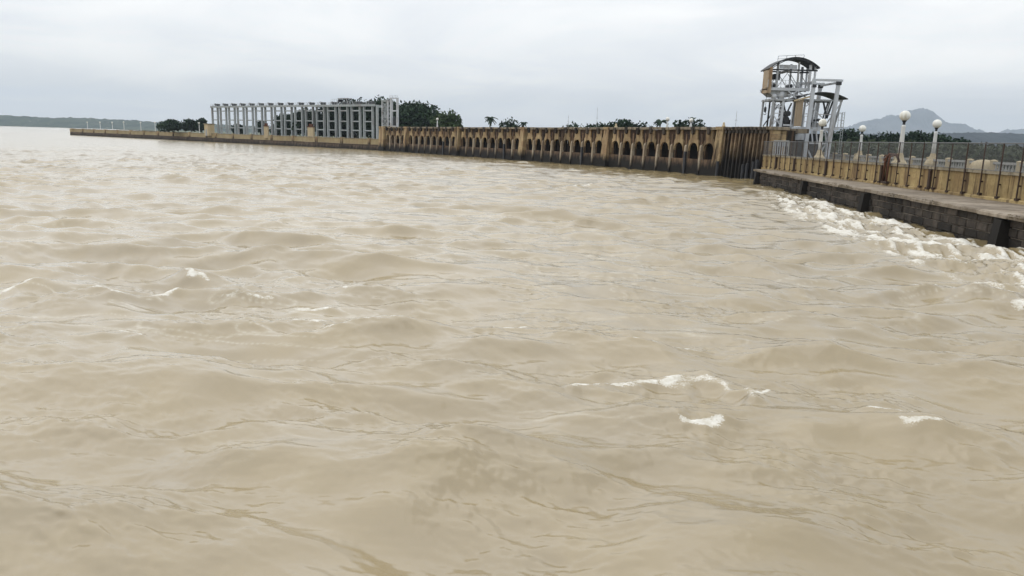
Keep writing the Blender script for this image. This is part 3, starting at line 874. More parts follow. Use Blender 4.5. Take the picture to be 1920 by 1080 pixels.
for i, (x, y, z) in enumerate([(-175.7, 312, 5.31), (-166.1, 304, 5.4), (-157, 296, 5.45), (-148.9, 289, 5.6), (-137.3, 278.5, 5.6), (-128.5, 271, 5.7), (-120.5, 264, 5.6)]):
    lamp((x, y, 1.8), z - 1.8, 'white lamp on the far low wall, %s counted from its left tip' % ORD[i], fl, False)
lamp((-109.8, 252.5, 1.8), 3.9, 'white lamp standing before the dark tree clump left of the gates', fl, False)
lamp((-102.6, 246.5, 1.8), 3.9, 'white lamp between the tree clump and the cream hut', fl, False)
al = 'lamps on the arched wall'
lamp((-16.6, 160.0, 5.1), 2.0, 'white lamp on the arched wall left of the round green tree', al, False)
lamp((19.6, 99.5, 5.1), 1.45, 'white lamp on the arched wall beside the bent palm', al, False)
lamp((21.4, 94.0, 5.1), 1.2, 'white lamp on the arched wall in the gap of the dark bushes', al, False)
# stubby stone finials on the coping
for (x, y, lb) in ((13.6, 104.6, 'small pale finial on the arched wall coping beside the long bush clump'), (22.9, 84.6, 'small pale finial on the last pilaster before the fins')):
    f = link('finial', MB().lathe([(.2, 5.38), (.2, 5.55), (.1, 5.7), (.14, 5.8), (.03, 5.95)], 10).mesh('finial', 'cream'), loc=(x, y, 0)); tag(f, lb, 'finial', 'finials on the coping')
for (x, y, z0, z1, lb) in ((11.9, 113.5, 5.0, 8.4, 'thin tall mast above the middle of the arched wall'), (24.9, 87.0, 5.0, 7.3, 'thin mast above the finned wall left of the crane'), (7.7, 114.0, 5.0, 7.2, 'thin short mast above the arched wall left of the tall mast')):
    t = empty('mast', (x, y, z0)); tag(t, lb, 'mast', 'thin masts on the dam')
    link('pole', MB().tube([(0, 0, -2), (0, 0, z1 - z0)], [.03, .018], 6).mesh('pole', 'grey_steel'), t)
    link('bracket', MB().bar((-.15, 0, (z1 - z0) * .55), (.15, 0, (z1 - z0) * .55), .03).mesh('bracket', 'grey_steel'), t)
# rusty pipe bent over the parapet
t = empty('rusty_pipe', WPw(29.2, -.2, 1.45)); t.rotation_euler = (0, 0, prz); tag(t, 'rust brown pipe assembly hooked over the near parapet', 'pipe')
link('standpipe', MB().tube([(0, 0, 0), (0, -.02, 1.2), (.05, .0, 1.5), (.22, .12, 1.75), (.30, .5, 1.72), (.3, .7, 1.3)], [.07, .07, .09, .10, .09, .07], 10).mesh('standpipe', 'rust', True), t)
link('second_pipe', MB().tube([(.5, -.02, -.05), (.46, 0, 1.2), (.4, .06, 1.6), (.3, .3, 1.68)], .06, 8).mesh('second_pipe', 'rust', True), t)
link('valve_wheel', MB().tube([(.2 + .2 * math.cos(q * .524), -.12, 1.5 + .2 * math.sin(q * .524)) for q in range(13)], .035, 6, False).mesh('valve_wheel', 'rust', True), t)
link('base_clamp', MB().box(-.15, .62, -.08, .1, -.02, .12).mesh('base_clamp', 'rust_steel'), t)
# white gate against the end wall
t = empty('railing_gate', (25.55, 75.55, 2.55)); tag(t, 'pale barred railing gate against the tan end wall', 'gate')
link('gate_frame', MB().box(0, 1.5, -.04, .04, 1.44, 1.53).box(0, 1.5, -.04, .04, .1, .18).box(-.04, .06, -.05, .05, -1.2, 1.42).box(1.44, 1.54, -.05, .05, -1.2, 1.42).mesh('gate_frame', 'pale_rail'), t)
gb = MB().box(-.035, .035, -.03, .03, .18, 1.42).mesh('bar', 'white_steel')
for i in range(6): link('bar', gb, t, (.22 + i * .215, 0, 0))
link('backing_panel', MB().box(.06, 1.44, .06, .10, .95, 1.42).mesh('backing_panel', 'grey_steel'), t)

# ------------------------------------------------------------------ gate cranes
def arc_roof(x0, x1, y0, y1, z0, zp, th=.12, n=12, drop=0.0):
    m = MB()
    for i in range(n):
        def P(q): return x0 + (x1 - x0) * q, z0 + drop * q + (zp - z0) * (1 - (2 * q - 1) ** 2)
        (xa, za), (xb, zb) = P(i / n), P((i + 1) / n)
        m.hexa([(xa, y0, za - th), (xb, y0, zb - th), (xb, y1, zb - th), (xa, y1, za - th)], [(xa, y0, za), (xb, y0, zb), (xb, y1, zb), (xa, y1, za)])
    return m
def handrail(m, a, b, h=.9, n=4):
    a, b = Vector(a), Vector(b)
    for q in (h, h * .5): m.bar(a + Vector((0, 0, q)), b + Vector((0, 0, q)), .04)
    for i in range(n + 1):
        p = a.lerp(b, i / n); m.bar(p, p + Vector((0, 0, h)), .045)
    return m
Y0c, Y1c = 81.0, 84.2
c1 = empty('gate_crane', (28.7, 82.5, 5.3)); tag(c1, 'tall gate crane with curved dark roof, tan side panel and hanging hook', 'crane', 'gate cranes on the dam')
o1 = Vector((28.7, 82.5, 5.3))
def comps(m):
    n = len(m.v); par = list(range(n))
    def fd(i):
        while par[i] != i: par[i] = par[par[i]]; i = par[i]
        return i
    for f in m.f:
        for q in f[1:]: par[fd(q)] = fd(f[0])
    isl = {}
    for i in range(n): isl.setdefault(fd(i), []).append(i)
    isl = list(isl.values()); k = len(isl)
    A = np.array(m.v); lo = np.array([A[q].min(0) for q in isl]); hi = np.array([A[q].max(0) for q in isl]); sz = (hi - lo).max(1)
    p2 = list(range(k))
    def f2(i):
        while p2[i] != i: i = p2[i]
        return i
    for i in range(k):
        for j in range(i):
            g = np.linalg.norm(np.maximum(0, np.maximum(lo[i] - hi[j], lo[j] - hi[i])))
            if g <= max(.02, .5 * max(sz[i], sz[j])) * .95: p2[f2(i)] = f2(j)
    out = {}
    for i in range(k): out.setdefault(f2(i), []).extend(isl[i])
    res = []
    for vs in out.values():
        mp = {v: c for c, v in enumerate(sorted(vs))}
        q = MB(); q.v = [m.v[v] for v in sorted(vs)]; q.f = [tuple(mp[i] for i in f) for f in m.f if f[0] in mp]; res.append(q)
    return res
def part(name, m, mat, par, org, smooth=False):
    """links m under par; pieces that stand apart become objects of their own"""
    o = None
    for q in comps(m):
        me = q.mesh(name, mat, smooth); me.transform(Matrix.Translation(-org)); o = link(name, me, par)
    return o
rf = part('roof', arc_roof(26.1, 31.35, Y0c - .3, Y1c - .7, 11.40, 12.5, .12, 14, .25), 'roof_sheet', c1, o1)
m = arc_roof(26.2, 31.2, Y0c - .26, Y0c - .2, 11.28, 12.36, .10, 14, .25); part('roof_rim', m, 'dark_steel', c1, o1)
m = handrail(MB(), (27.2, Y0c + .6, 12.2), (29.9, Y0c + .6, 12.4), .55, 3); part('roof_railing', m, 'grey_steel', c1, o1)
m = MB()
for q in range(3): m.box(26.10, 26.16 + .02 * (q % 2), Y0c - .3 + q * .6, Y0c - .3 + (q + 1) * .6 - .01, 8.95, 11.42)
m.box(26.17, 26.46, Y0c - .34, Y0c - .26, 8.95, 11.55)
part('side_cladding', m, 'cladding', c1, o1)
m = MB(); m.box(26.1, 30.5, Y0c - .25, Y0c, 9.22, 9.52); m.box(26.3, 30.5, Y1c - 1, Y1c - .8, 9.22, 9.52); m.box(26.1, 30.5, Y0c, Y1c - 1, 9.28, 9.4); part('floor', m, 'white_steel', c1, o1)
m = MB(); m.hexa([(26.9, Y0c, 8.62), (28.6, Y0c, 8.62), (28.6, Y1c - 1, 8.62), (26.9, Y1c - 1, 8.62)], [(26.1, Y0c, 9.2), (28.9, Y0c, 9.2), (28.9, Y1c - 1, 9.2), (26.1, Y1c - 1, 9.2)]); part('floor_hopper', m, 'grey_steel', c1, o1)
for (x, top, mat, wd) in ((27.08, 12.1, 'grey_steel', .20), (29.26, 12.15, 'grey_steel', .15), (30.47, 11.9, 'white_steel', .24), (31.0, 11.75, 'white_steel', .16)):
    zb = 9.5 if x < 30 else 9.3
    for y in (Y0c, Y1c - .9): part('roof_post', MB().box(x - wd / 2, x + wd / 2, y - .1, y + .1, zb, top), mat, c1, o1)
part('eave_beam', MB().box(26.15, 31.2, Y0c - .12, Y0c + .02, 11.25, 11.40).box(26.3, 31.2, Y1c - 1.0, Y1c - .88, 11.25, 11.40), 'dark_steel', c1, o1)
part('lintel_panel', MB().box(27.3, 29.1, Y0c + .1, Y0c + .16, 11.45, 11.85), 'white_steel', c1, o1)
m = MB()
for y in (Y0c, Y1c):
    m.bar((27.2, y, 9.6), (28.25, y, 11.2), .06); m.bar((28.25, y, 11.2), (29.2, y, 9.9), .06); m.bar((29.3, y, 11.2), (30.4, y, 9.7), .06)
m.tube([(28.25, Y0c - .1, 11.25), (28.25, Y1c + .1, 11.25)], .14, 8)
part('tie_rods', m, 'grey_steel', c1, o1)
m = MB(); m.tube([(26.95, Y0c + .3, 10.65), (26.95, Y0c + 1.2, 10.65)], .30, 12); m.box(27.2, 27.5, Y0c + .3, Y0c + .9, 10.3, 10.95); part('motor', m, 'dark_steel', c1, o1)
m = MB(); m.hexa([(26.5, Y0c + .2, 9.5), (27.2, Y0c + .2, 9.5), (27.2, Y0c + 1.2, 9.5), (26.5, Y0c + 1.2, 9.5)], [(26.8, Y0c + .3, 10.05), (27.0, Y0c + .3, 10.05), (27.0, Y0c + 1.1, 10.05), (26.8, Y0c + 1.1, 10.05)]); m.tube([(28.6, Y0c, 9.7), (28.6, Y0c + 1.2, 9.7)], .22, 10); part('winch', m, 'dark_steel', c1, o1)
part('railing', handrail(MB(), (28.8, Y0c - .2, 9.5), (30.3, Y0c - .2, 9.55), .4, 3), 'white_steel', c1, o1)
part('tank', MB().tube([(27.75, Y0c + .2, 9.2), (27.75, Y0c + .2, 8.4)], .33, 14), 'white_steel', c1, o1, True)
part('drum', MB().tube([(26.95, Y0c - .1, 8.62), (27.2, Y0c + .9, 8.62)], .26, 12), 'white_steel', c1, o1, True)
part('platform', MB().box(26.7, 29.1, Y0c - .15, Y1c, 8.2, 8.4), 'grey_steel', c1, o1)
for (x, mat, wd, y) in ((26.9, 'grey_steel', .16, Y0c), (27.25, 'white_steel', .2, Y0c + .5), (27.62, 'dark_steel', .14, Y1c), (27.98, 'white_steel', .24, Y0c), (28.35, 'grey_steel', .18, Y0c + .9), (28.85, 'grey_steel', .2, Y1c), (26.9, 'white_steel', .2, Y1c)):
    part('leg', MB().hexa([(x - wd / 2 - .08, y - .1, 5.3), (x + wd / 2 - .08, y - .1, 5.3), (x + wd / 2 - .08, y + .1, 5.3), (x - wd / 2 - .08, y + .1, 5.3)], [(x - wd / 2, y - .1, 8.2), (x + wd / 2, y - .1, 8.2), (x + wd / 2, y + .1, 8.2), (x - wd / 2, y + .1, 8.2)]), mat, c1, o1)
m = MB(); m.bar((28.1, Y0c + .4, 5.7), (29.0, Y0c + .4, 8.0), .13); m.bar((29.0, Y0c + .6, 5.7), (28.2, Y0c + .6, 8.0), .13); m.bar((27.1, Y1c, 5.6), (28.6, Y1c, 8.0), .1); part('brace', m, 'dark_steel', c1, o1)
m = MB(); m.box(27.9, 29.0, Y0c + .2, Y0c + 1.4, 5.5, 6.3); m.tube([(28.45, Y0c, 6.3), (28.45, Y0c + 1.5, 6.3)], .35, 10); m.tube([(28.6, Y0c - .1, 6.9), (28.6, Y0c + .9, 6.9)], .28, 10); part('gearbox', m, 'dark_steel', c1, o1)
part('base_beam', MB().box(26.6, 29.6, Y0c - .2, Y0c + .25, 5.31, 5.52).box(26.6, 29.6, Y1c - .2, Y1c + .2, 5.31, 5.52), 'grey_steel', c1, o1)
part('walkway_rail', MB().box(28.1, 29.1, Y0c - .25, Y0c - .2, 5.62, 5.80), 'white_steel', c1, o1)
hk = part('cable', MB().tube([(26.28, Y0c + .4, 8.9), (26.28, Y0c + .4, 7.5)], .022, 6), 'dark_steel', c1, o1)
m = MB(); m.tube([(26.28, Y0c + .4, 7.55), (26.28, Y0c + .4, 7.42), (26.28, Y0c + .4, 7.1), (26.28, Y0c + .4, 6.98)], [.08, .14, .14, .06], 10)
m.tube([(26.28 + .12 * math.sin(q * .5), Y0c + .4, 6.85 + .12 * math.cos(q * .5)) for q in range(0, 10)], .03, 6); part('hook', m, 'dark_steel', c1, o1)

m = MB()
for z in (6.1, 6.9, 7.6): m.bar((26.85, Y0c - .05, z), (28.05, Y0c - .05, z), .09)
m.bar((26.9, Y0c - .05, 5.5), (28.0, Y0c - .05, 6.9), .08); m.bar((28.0, Y0c - .05, 5.5), (26.9, Y0c - .05, 6.9), .08); m.bar((26.9, Y0c - .05, 6.9), (28.0, Y0c - .05, 8.15), .08); m.bar((28.0, Y0c - .05, 6.9), (26.9, Y0c - .05, 8.15), .08)
part('lattice', m, 'white_steel', c1, o1)
m = MB(); m.bar((28.3, Y0c - .2, 9.2), (29.2, Y0c - .2, 8.45), .12); m.bar((29.2, Y0c - .2, 9.2), (28.4, Y0c - .2, 8.45), .12); m.bar((29.3, Y0c - .2, 9.2), (30.2, Y0c - .2, 8.6), .12); m.bar((28.3, Y0c - .2, 8.8), (30.3, Y0c - .2, 8.8), .09)
part('floor_truss', m, 'white_steel', c1, o1)
part('floor_railing', handrail(MB(), (26.1, Y0c - .3, 9.5), (28.8, Y0c - .3, 9.5), .75, 6), 'white_steel', c1, o1)
c2 = empty('gate_crane', (31.8, 82.5, 5.3)); tag(c2, 'lower gate crane with smaller curved roof and big dark gear, right of the tall crane', 'crane', 'gate cranes on the dam')
o2 = Vector((31.8, 82.5, 5.3)); Yf, Yb = 80.6, 83.6
part('roof', arc_roof(28.8, 34.4, Yf - .4, Yb, 8.25, 9.0, .08, 12, .3), 'roof_sheet', c2, o2)
m = MB(); m.bar((30.15, Yf - .05, 8.2), (32.0, Yf - .05, 6.6), .09); m.bar((30.1, Yf - .05, 6.9), (33.6, Yf - .05, 6.9), .08); m.bar((33.9, Yf - .05, 8.2), (32.6, Yf - .05, 6.0), .09); m.bar((30.1, Yf - .05, 7.6), (31.0, Yf - .05, 8.2), .08); part('lattice', m, 'white_steel', c2, o2)
part('fascia', MB().hexa([(28.75, Yf - .6, 8.1), (30.6, Yf - .6, 8.6), (30.6, Yf - .5, 8.6), (28.75, Yf - .5, 8.1)], [(28.75, Yf - .6, 8.25), (30.6, Yf - .6, 8.78), (30.6, Yf - .5, 8.78), (28.75, Yf - .5, 8.25)]), 'cream', c2, o2)
m = MB()
for q in range(4): m.box(29.07 + q * .195, 29.07 + (q + 1) * .195 - .008, Yf - .3 - .02 * (q % 2), Yf - .2, 5.6, 8.18 + q * .06)
part('side_cladding', m, 'cladding', c2, o2)
part('eave_beam', MB().box(29.9, 34.0, Yf - .1, Yf + .05, 8.25, 8.42).box(29.9, 34.0, Yb - .05, Yb + .1, 8.25, 8.42), 'grey_steel', c2, o2)
for (xt, xb, y, wd) in ((30.15, 30.0, Yf, .16), (30.15, 30.0, Yb, .14), (33.9, 33.35, Yf, .16), (33.9, 33.35, Yb, .14), (32.25, 32.1, Yb, .14)):
    part('post', MB().bar((xb, y, 5.3), (xt, y, 8.3), wd), 'grey_steel', c2, o2)
m = MB(); m.bar((32.0, Yf, 8.25), (32.55, Yf, 6.5), .15); m.bar((33.0, Yf, 8.25), (32.55, Yf, 6.5), .15); m.bar((32.6, Yf + .2, 8.2), (32.2, Yf + .2, 6.4), .12); part('brace', m, 'dark_steel', c2, o2)
m = MB()
arcp = [(31.62 + .95 * math.cos(math.pi * q / 12), 5.65 + .80 * math.sin(math.pi * q / 12)) for q in range(13)]
for q in range(12):
    (xa, za), (xb, zb) = arcp[q], arcp[q + 1]
    xa2, za2, xb2, zb2 = 31.62 + (xa - 31.62) * .72, 5.65 + (za - 5.65) * .68, 31.62 + (xb - 31.62) * .72, 5.65 + (zb - 5.65) * .68
    m.hexa([(xa2, Yf - .2, za2), (xa, Yf - .2, za), (xa, Yf + .5, za), (xa2, Yf + .5, za2)], [(xb2, Yf - .2, zb2), (xb, Yf - .2, zb), (xb, Yf + .5, zb), (xb2, Yf + .5, zb2)])
part('gear', m, 'dark_steel', c2, o2)
part('gear_guard', MB().box(31.2, 32.0, Yf + .05, Yf + .4, 5.3, 6.05), 'grey_steel', c2, o2)
part('floor_beam', MB().box(28.9, 33.8, Yf - .3, Yf - .05, 5.31, 5.55).box(28.9, 33.8, Yb - .1, Yb + .1, 5.31, 5.55), 'white_steel', c2, o2)
part('railing', handrail(MB(), (30.1, Yf - .3, 5.55), (31.3, Yf - .3, 5.55), 1.1, 4), 'white_steel', c2, o2)
m = handrail(MB(), (33.4, Yf - .2, 5.6), (34.3, Yf - .2, 5.6), 1.5, 3); m.bar((33.4, Yf - .2, 5.6), (34.35, Yf - .2, 5.6), .08); part('balcony', m, 'grey_steel', c2, o2)

c3 = empty('hoist_frame', (31.8, 80.2, 1.5)); tag(c3, 'white steel portal frame straddling the lower crane', 'frame')
o3 = Vector((31.8, 80.2, 1.5))
for y in (79.9, 84.6):
    part('column', MB().hexa([(30.1, y - .16, 1.5), (30.5, y - .16, 1.5), (30.5, y + .16, 1.5), (30.1, y + .16, 1.5)], [(30.4, y - .14, 10.2), (30.74, y - .14, 10.2), (30.74, y + .14, 10.2), (30.4, y + .14, 10.2)]), 'white_steel', c3, o3)
    part('column', MB().hexa([(32.4, y - .18, 1.5), (32.86, y - .18, 1.5), (32.86, y + .18, 1.5), (32.4, y + .18, 1.5)], [(32.95, y - .14, 10.2), (33.28, y - .14, 10.2), (33.28, y + .14, 10.2), (32.95, y + .14, 10.2)]), 'white_steel', c3, o3)
    part('top_beam', MB().box(30.4, 33.5, y - .13, y + .13, 10.2, 10.42), 'white_steel', c3, o3)
    part('bearing', MB().box(32.9, 33.35, y - .2, y + .2, 9.85, 10.2).box(30.4, 30.8, y - .2, y + .2, 9.55, 9.85), 'dark_steel', c3, o3)
part('cross_beam', MB().box(30.45, 30.7, 80.0, 84.5, 10.02, 10.2).box(33.0, 33.25, 80.0, 84.5, 10.02, 10.2), 'grey_steel', c3, o3)
m = MB()
for i in range(5): m.bar((30.4 + i * .48, 80.05, 5.2), (30.65 + i * .48, 80.05, 3.9), .13)
m.bar((30.3, 80.05, 5.25), (32.7, 80.05, 5.25), .16); m.bar((30.2, 80.05, 3.9), (32.7, 80.05, 3.9), .14)
m.bar((30.4, 80.1, 3.8), (31.6, 80.1, 1.6), .14); m.bar((32.5, 80.1, 3.8), (31.4, 80.1, 1.6), .14); part('lattice', m, 'white_steel', c3, o3)
part('knee_plate', MB().box(29.1, 30.2, 79.95, 80.1, 4.2, 5.28), 'white_steel', c3, o3)
part('machine_box', MB().box(30.6, 32.4, 81, 83.5, 1.5, 4.9), 'dark_steel', c3, o3)
m = MB()
for x in (34.0, 34.22): m.bar((x, 80.2, 1.5), (x, 80.2, 7.2), .04)
for i in range(18): m.bar((34.0, 80.2, 1.8 + i * .3), (34.22, 80.2, 1.8 + i * .3), .03)
for i in range(3): m.bar((33.3, 80.2, 3.0 + i * 2), (34.0, 80.2, 3.0 + i * 2), .04)
part('ladder', m, 'grey_steel', c3, o3)

# ------------------------------------------------------------------ far low wall
far_wall = empty('far_dam_wall', (FAR[0][0], FAR[0][1], 0)); tag(far_wall, 'low tan dam wall with dark wet foot running to the far left', 'dam wall')
FO = Vector((FAR[0][0], FAR[0][1], 0))
for (a, b) in zip(FAR[:-1], FAR[1:]):
    L, rz = frame2(a, b); ca, sa = math.cos(rz), math.sin(rz)
    n = max(1, round(L / 5.8)); u = L / n
    def W(x, y=0, z=0): return (a[0] + x * ca - y * sa - FO.x, a[1] + x * sa + y * ca - FO.y, z)
    pmh = beveled_box(.01, u - .01, .9, 1.5, .9, 2.46, .02).mesh('parapet_panel', 'far_wall_stone')
    cph = beveled_box(.01, u - .01, .8, 1.6, 2.465, 2.62, .03).mesh('coping', 'coping_stone')
    bsh = beveled_box(0, u, 0, .9, -1.2, 1.12, .05, .25).mesh('base_block', 'far_base_stone')
    lgh = beveled_box(.005, u - .005, -.12, 1.0, 1.125, 1.25, .02).mesh('ledge_slab', 'far_base_stone')
    prh = MB().box(-.45, .45, .65, 1.55, 1.1, 2.72).mesh('pier', 'arch_stone')
    for i in range(n):
        link('parapet_panel', pmh, far_wall, W(u * i), rz); link('coping', cph, far_wall, W(u * i, 0, random.uniform(-.02, .02)), rz)
        link('base_block', bsh, far_wall, W(u * i, random.uniform(-.04, .04)), rz); link('ledge_slab', lgh, far_wall, W(u * i, 0, random.uniform(-.03, .03)), rz)
        if i % 2 == 0: link('pier', prh, far_wall, W(u * i), rz)
    m = MB(); m.box(0, L, 1.62, 3.2, -1, 2.0); link('core', m.mesh('core', 'mortar'), far_wall, W(0), rz)
m = MB(); m.lathe([(1.1, -1), (1.1, 2.45), (1.2, 2.46), (1.2, 2.62), (.1, 2.7)], 14); link('end_pier', m.mesh('end_pier', 'far_wall_stone', False), far_wall, (.4, 1.2, 0))
sheet('dam_crest', [(-185, 319.5), (-94.0, 239.0), (-29.5, 178), (-14, 186), (-45, 235), (-90, 268), (-178, 330)], 1.8, 'coping_stone', 'gravel crest of the dam behind the far wall')

# ------------------------------------------------------------------ sluice gates
GA, GB = (-97.5, 245.0), (-35.2, 193.0)
L, rz = frame2(GA, GB); ca, sa = math.cos(rz), math.sin(rz)
NG = 16; gp = L / NG
def GW(x, y=0, z=0): return (GA[0] + x * ca - y * sa, GA[1] + x * sa + y * ca, z)
gw = gp * .66
def make_gate():
    t = empty('sluice_gate', (0, 0, 1.8))
    z0 = 1.8
    def g(name, m, mat, smooth=False, par=None):
        me = m.mesh(name, mat, smooth); me.transform(Matrix.Translation((0, 0, -z0))); return link(name, me, par or t)
    for x in (0, gw):
        g('post', MB().box(x - .18, x + .18, -.3, .3, z0, 10.7), 'gate_steel')
    for z, h in ((4.35, .30), (6.65, .30), (9.35, .34)):
        g('beam', MB().box(.24, gw - .24, -.15, .15, z, z + h), 'gate_steel')
    g('top_girder', MB().box(-.3, gp - .3, -.45, 1.6, 10.7, 10.95).box(-.3, gp - .3, -.5, -.40, 10.55, 11.1), 'gate_steel')
    h = g('hoist', MB().box(gw * .5 - .1, gw * .5 + .65, .2, 1.2, 10.95, 11.65).tube([(gw * .5 + .3, .0, 11.55), (gw * .5 + .3, 1.5, 11.55)], .30, 10), 'dark_steel')
    g('wheel_guard', par=h, m=MB().tube([(gw * .5 - .5 + .85 * math.cos(math.pi * q / 8), .4, 11.0 + .95 * math.sin(math.pi * q / 8)) for q in range(9)], .07, 6), mat='grey_steel')
    g('handrail', handrail(MB(), (-.3, -.4, 10.95), (gp - .3, -.4, 10.95), .75, 4), 'grey_steel')
    return t
g0 = make_gate()
for i in range(NG):
    o = g0 if i == 0 else copy_tree(g0)
    p = GW(gp * i); o.location = (p[0], p[1], 1.8); o.rotation_euler = (0, 0, rz)
    if i == 0: lb = 'leftmost grey steel sluice gate frame, beside the cream hut'
    elif i == NG - 1: lb = 'rightmost grey steel sluice gate frame, beside the lattice tower'
    else: lb = 'grey steel sluice gate frame, %s from the left end of the row' % ORD[i]
    tag(o, lb, 'sluice gate', 'sluice gate frames on the far wall')
t = empty('end_frame', GW(L)); t.rotation_euler = (0, 0, rz); tag(t, 'last single steel post pair closing the right end of the gate row', 'frame')
link('post', MB().box(-.25, .25, -.25, .25, 1.8, 10.95).mesh('post', 'gate_steel'), t); link('post', MB().box(-.2, .2, 2.2, 2.6, 1.8, 10.7).mesh('post', 'gate_steel'), t)
link('girder', MB().box(-.29, .3, .26, 2.19, 10.3, 10.68).mesh('girder', 'gate_steel'), t)
# travelling trolley on top of the gates
p = GW(gp * 13.2, 1.0, 10.95); t = empty('travelling_hoist', p); t.rotation_euler = (0, 0, rz); tag(t, 'travelling hoist trolley standing on top of the gate row', 'hoist')
m = MB()
for x in (-2.6, 2.4):
    for y in (-.8, .8): m.bar((x, y, .1), (x * .62, y, 1.75), .16)
m.box(-2.0, 1.7, -.9, .9, 1.62, 1.82); link('trolley_frame', m.mesh('trolley_frame', 'grey_steel'), t)
link('winch', MB().tube([(-2.0, -.6, 1.15), (-2.0, .6, 1.15)], .42, 10).box(.3, 1.0, -.4, .4, 1.0, 1.6).mesh('winch', 'dark_steel'), t)
link('railing', handrail(MB(), (-5.0, -.8, .1), (-2.6, -.8, .1), 1.5, 3).mesh('railing', 'grey_steel'), t)
# towers at the right end of the gates
t = empty('lattice_tower', (-30.2, 178.5, 1.8)); t.rotation_euler = (0, 0, -.5); tag(t, 'grey lattice lift tower between the gates and the arched wall', 'tower')
for (x, y) in ((-.85, -.8), (.85, -.8), (-.85, .8), (.85, .8)): link('leg', MB().box(x - .12, x + .12, y - .12, y + .12, 0, 9.5).mesh('leg', 'white_steel'), t)
m = MB()
for i in range(5):
    z = .4 + i * 1.8
    for y in (-.8, .8): m.bar((-.85, y, z), (.85, y, z + 1.7), .16); m.bar((.85, y, z), (-.85, y, z + 1.7), .16); m.bar((-.85, y, z + 1.75), (.85, y, z + 1.75), .2)
link('lattice', m.mesh('lattice', 'gate_steel'), t)
for z in (.3, 3.3, 6.3): link('shaft_panel', MB().box(-.7, .7, -.55, -.48, z, z + 2.6).mesh('shaft_panel', 'gate_steel'), t)
link('head_platform', MB().box(-1.1, 1.1, -1.0, 1.0, 9.5, 9.68).mesh('head_platform', 'gate_steel'), t)
t = empty('lift_tower', (-28.0, 176.8, 5.1)); t.rotation_euler = (0, 0, -.45); tag(t, 'tall white twin column lift tower in front of the dark trees', 'tower')
for x in (-.88, .88):
    for y in (0,): link('column', MB().box(x - .22, x + .22, -.7, -.3, -3, 6.9).mesh('column', 'white_steel'), t)
for z in (.3, 3.8, 6.6):
    link('cross_beam', MB().box(-.63, .63, -.85, -.6, z, z + .3).mesh('cross_beam', 'white_steel'), t)
link('counterweight', MB().box(-.5, .5, -.3, .3, .4, 2.6).mesh('counterweight', 'dark_steel'), t)
link('crown_rail', handrail(MB(), (-1.1, -.7, 6.9), (1.1, -.7, 6.9), .5, 3).mesh('crown_rail', 'white_steel'), t)
# hut and pillars before the gates
t = empty('hut', (-96.6, 239.5, 1.8)); t.rotation_euler = (0, 0, rz); tag(t, 'small cream flat roofed hut left of the sluice gates', 'hut')
link('wall', MB().box(-1.1, 1.1, -1, 1.2, 0, 3.5).mesh('wall', 'cream'), t); link('roof', MB().box(-1.3, 1.3, -1.2, 1.4, 3.5, 3.75).mesh('roof', 'coping_stone'), t)
link('door', MB().box(-.35, .45, -1.05, -.99, 0, 2.0).mesh('door', 'grey_steel'), t)
for (x, y, lb) in ((-70.4, 214.6, 'thin cream gate pillar before the left half of the gates'), (-54.2, 201.2, 'broad cream gate pillar before the middle of the gates')):
    t = empty('pillar', (x, y, 1.8)); tag(t, lb, 'pillar', 'cream pillars before the gates')
    w = .55 if x < -60 else .75
    link('shaft', MB().box(-w, w, -w, w, 0, 3.2).mesh('shaft', 'cream'), t); link('cap', MB().box(-w - .1, w + .1, -w - .1, w + .1, 3.2, 3.45).box(-w * .6, w * .6, -.4, .4, 3.45, 4.1).mesh('cap', 'rust'), t)

# ------------------------------------------------------------------ trees
def crown_mesh(w, h, d, n, size, mat, seed, flat=.45, lobes=9):
    r = np.random.default_rng(seed)
    lc = []
    for i in range(lobes):
        a = r.uniform(0, 6.28); rad = r.uniform(.15, .62)
        lc.append((math.cos(a) * rad * w / 2, math.sin(a) * rad * d / 2, h * r.uniform(.30, .78) * (1 - .35 * rad), r.uniform(.28, .48)))
    lc.append((0, 0, h * .62, .5))
    lc = np.array(lc)
    n = int(n * 1.6); pick = r.integers(0, len(lc), n)
    v = r.normal(size=(n, 3)); v /= np.linalg.norm(v, axis=1)[:, None]
    rad = r.uniform(.35, 1.0, n) ** .45 * (1 + .10 * r.normal(size=n))
    s = lc[pick, 3][:, None]
    P = lc[pick, :3] + v * rad[:, None] * s * np.array([w, d, h * .8]) * .8
    P[:, 2] = np.maximum(P[:, 2], h * .02 + .25 * r.random(n))
    t1 = r.normal(size=(n, 3)); t1 /= np.linalg.norm(t1, axis=1)[:, None]
    t2 = np.cross(t1, r.normal(size=(n, 3))); t2 /= np.linalg.norm(t2, axis=1)[:, None]
    sz = size * r.uniform(.6, 1.4, n)[:, None]
    V = np.stack([P - t1 * sz, P - t2 * sz * .55, P + t1 * sz, P + t2 * sz * .55], 1).reshape(-1, 3)
    q = np.arange(4 * n).reshape(-1, 4)
    return np_mesh('crown', V, q, mat, False)
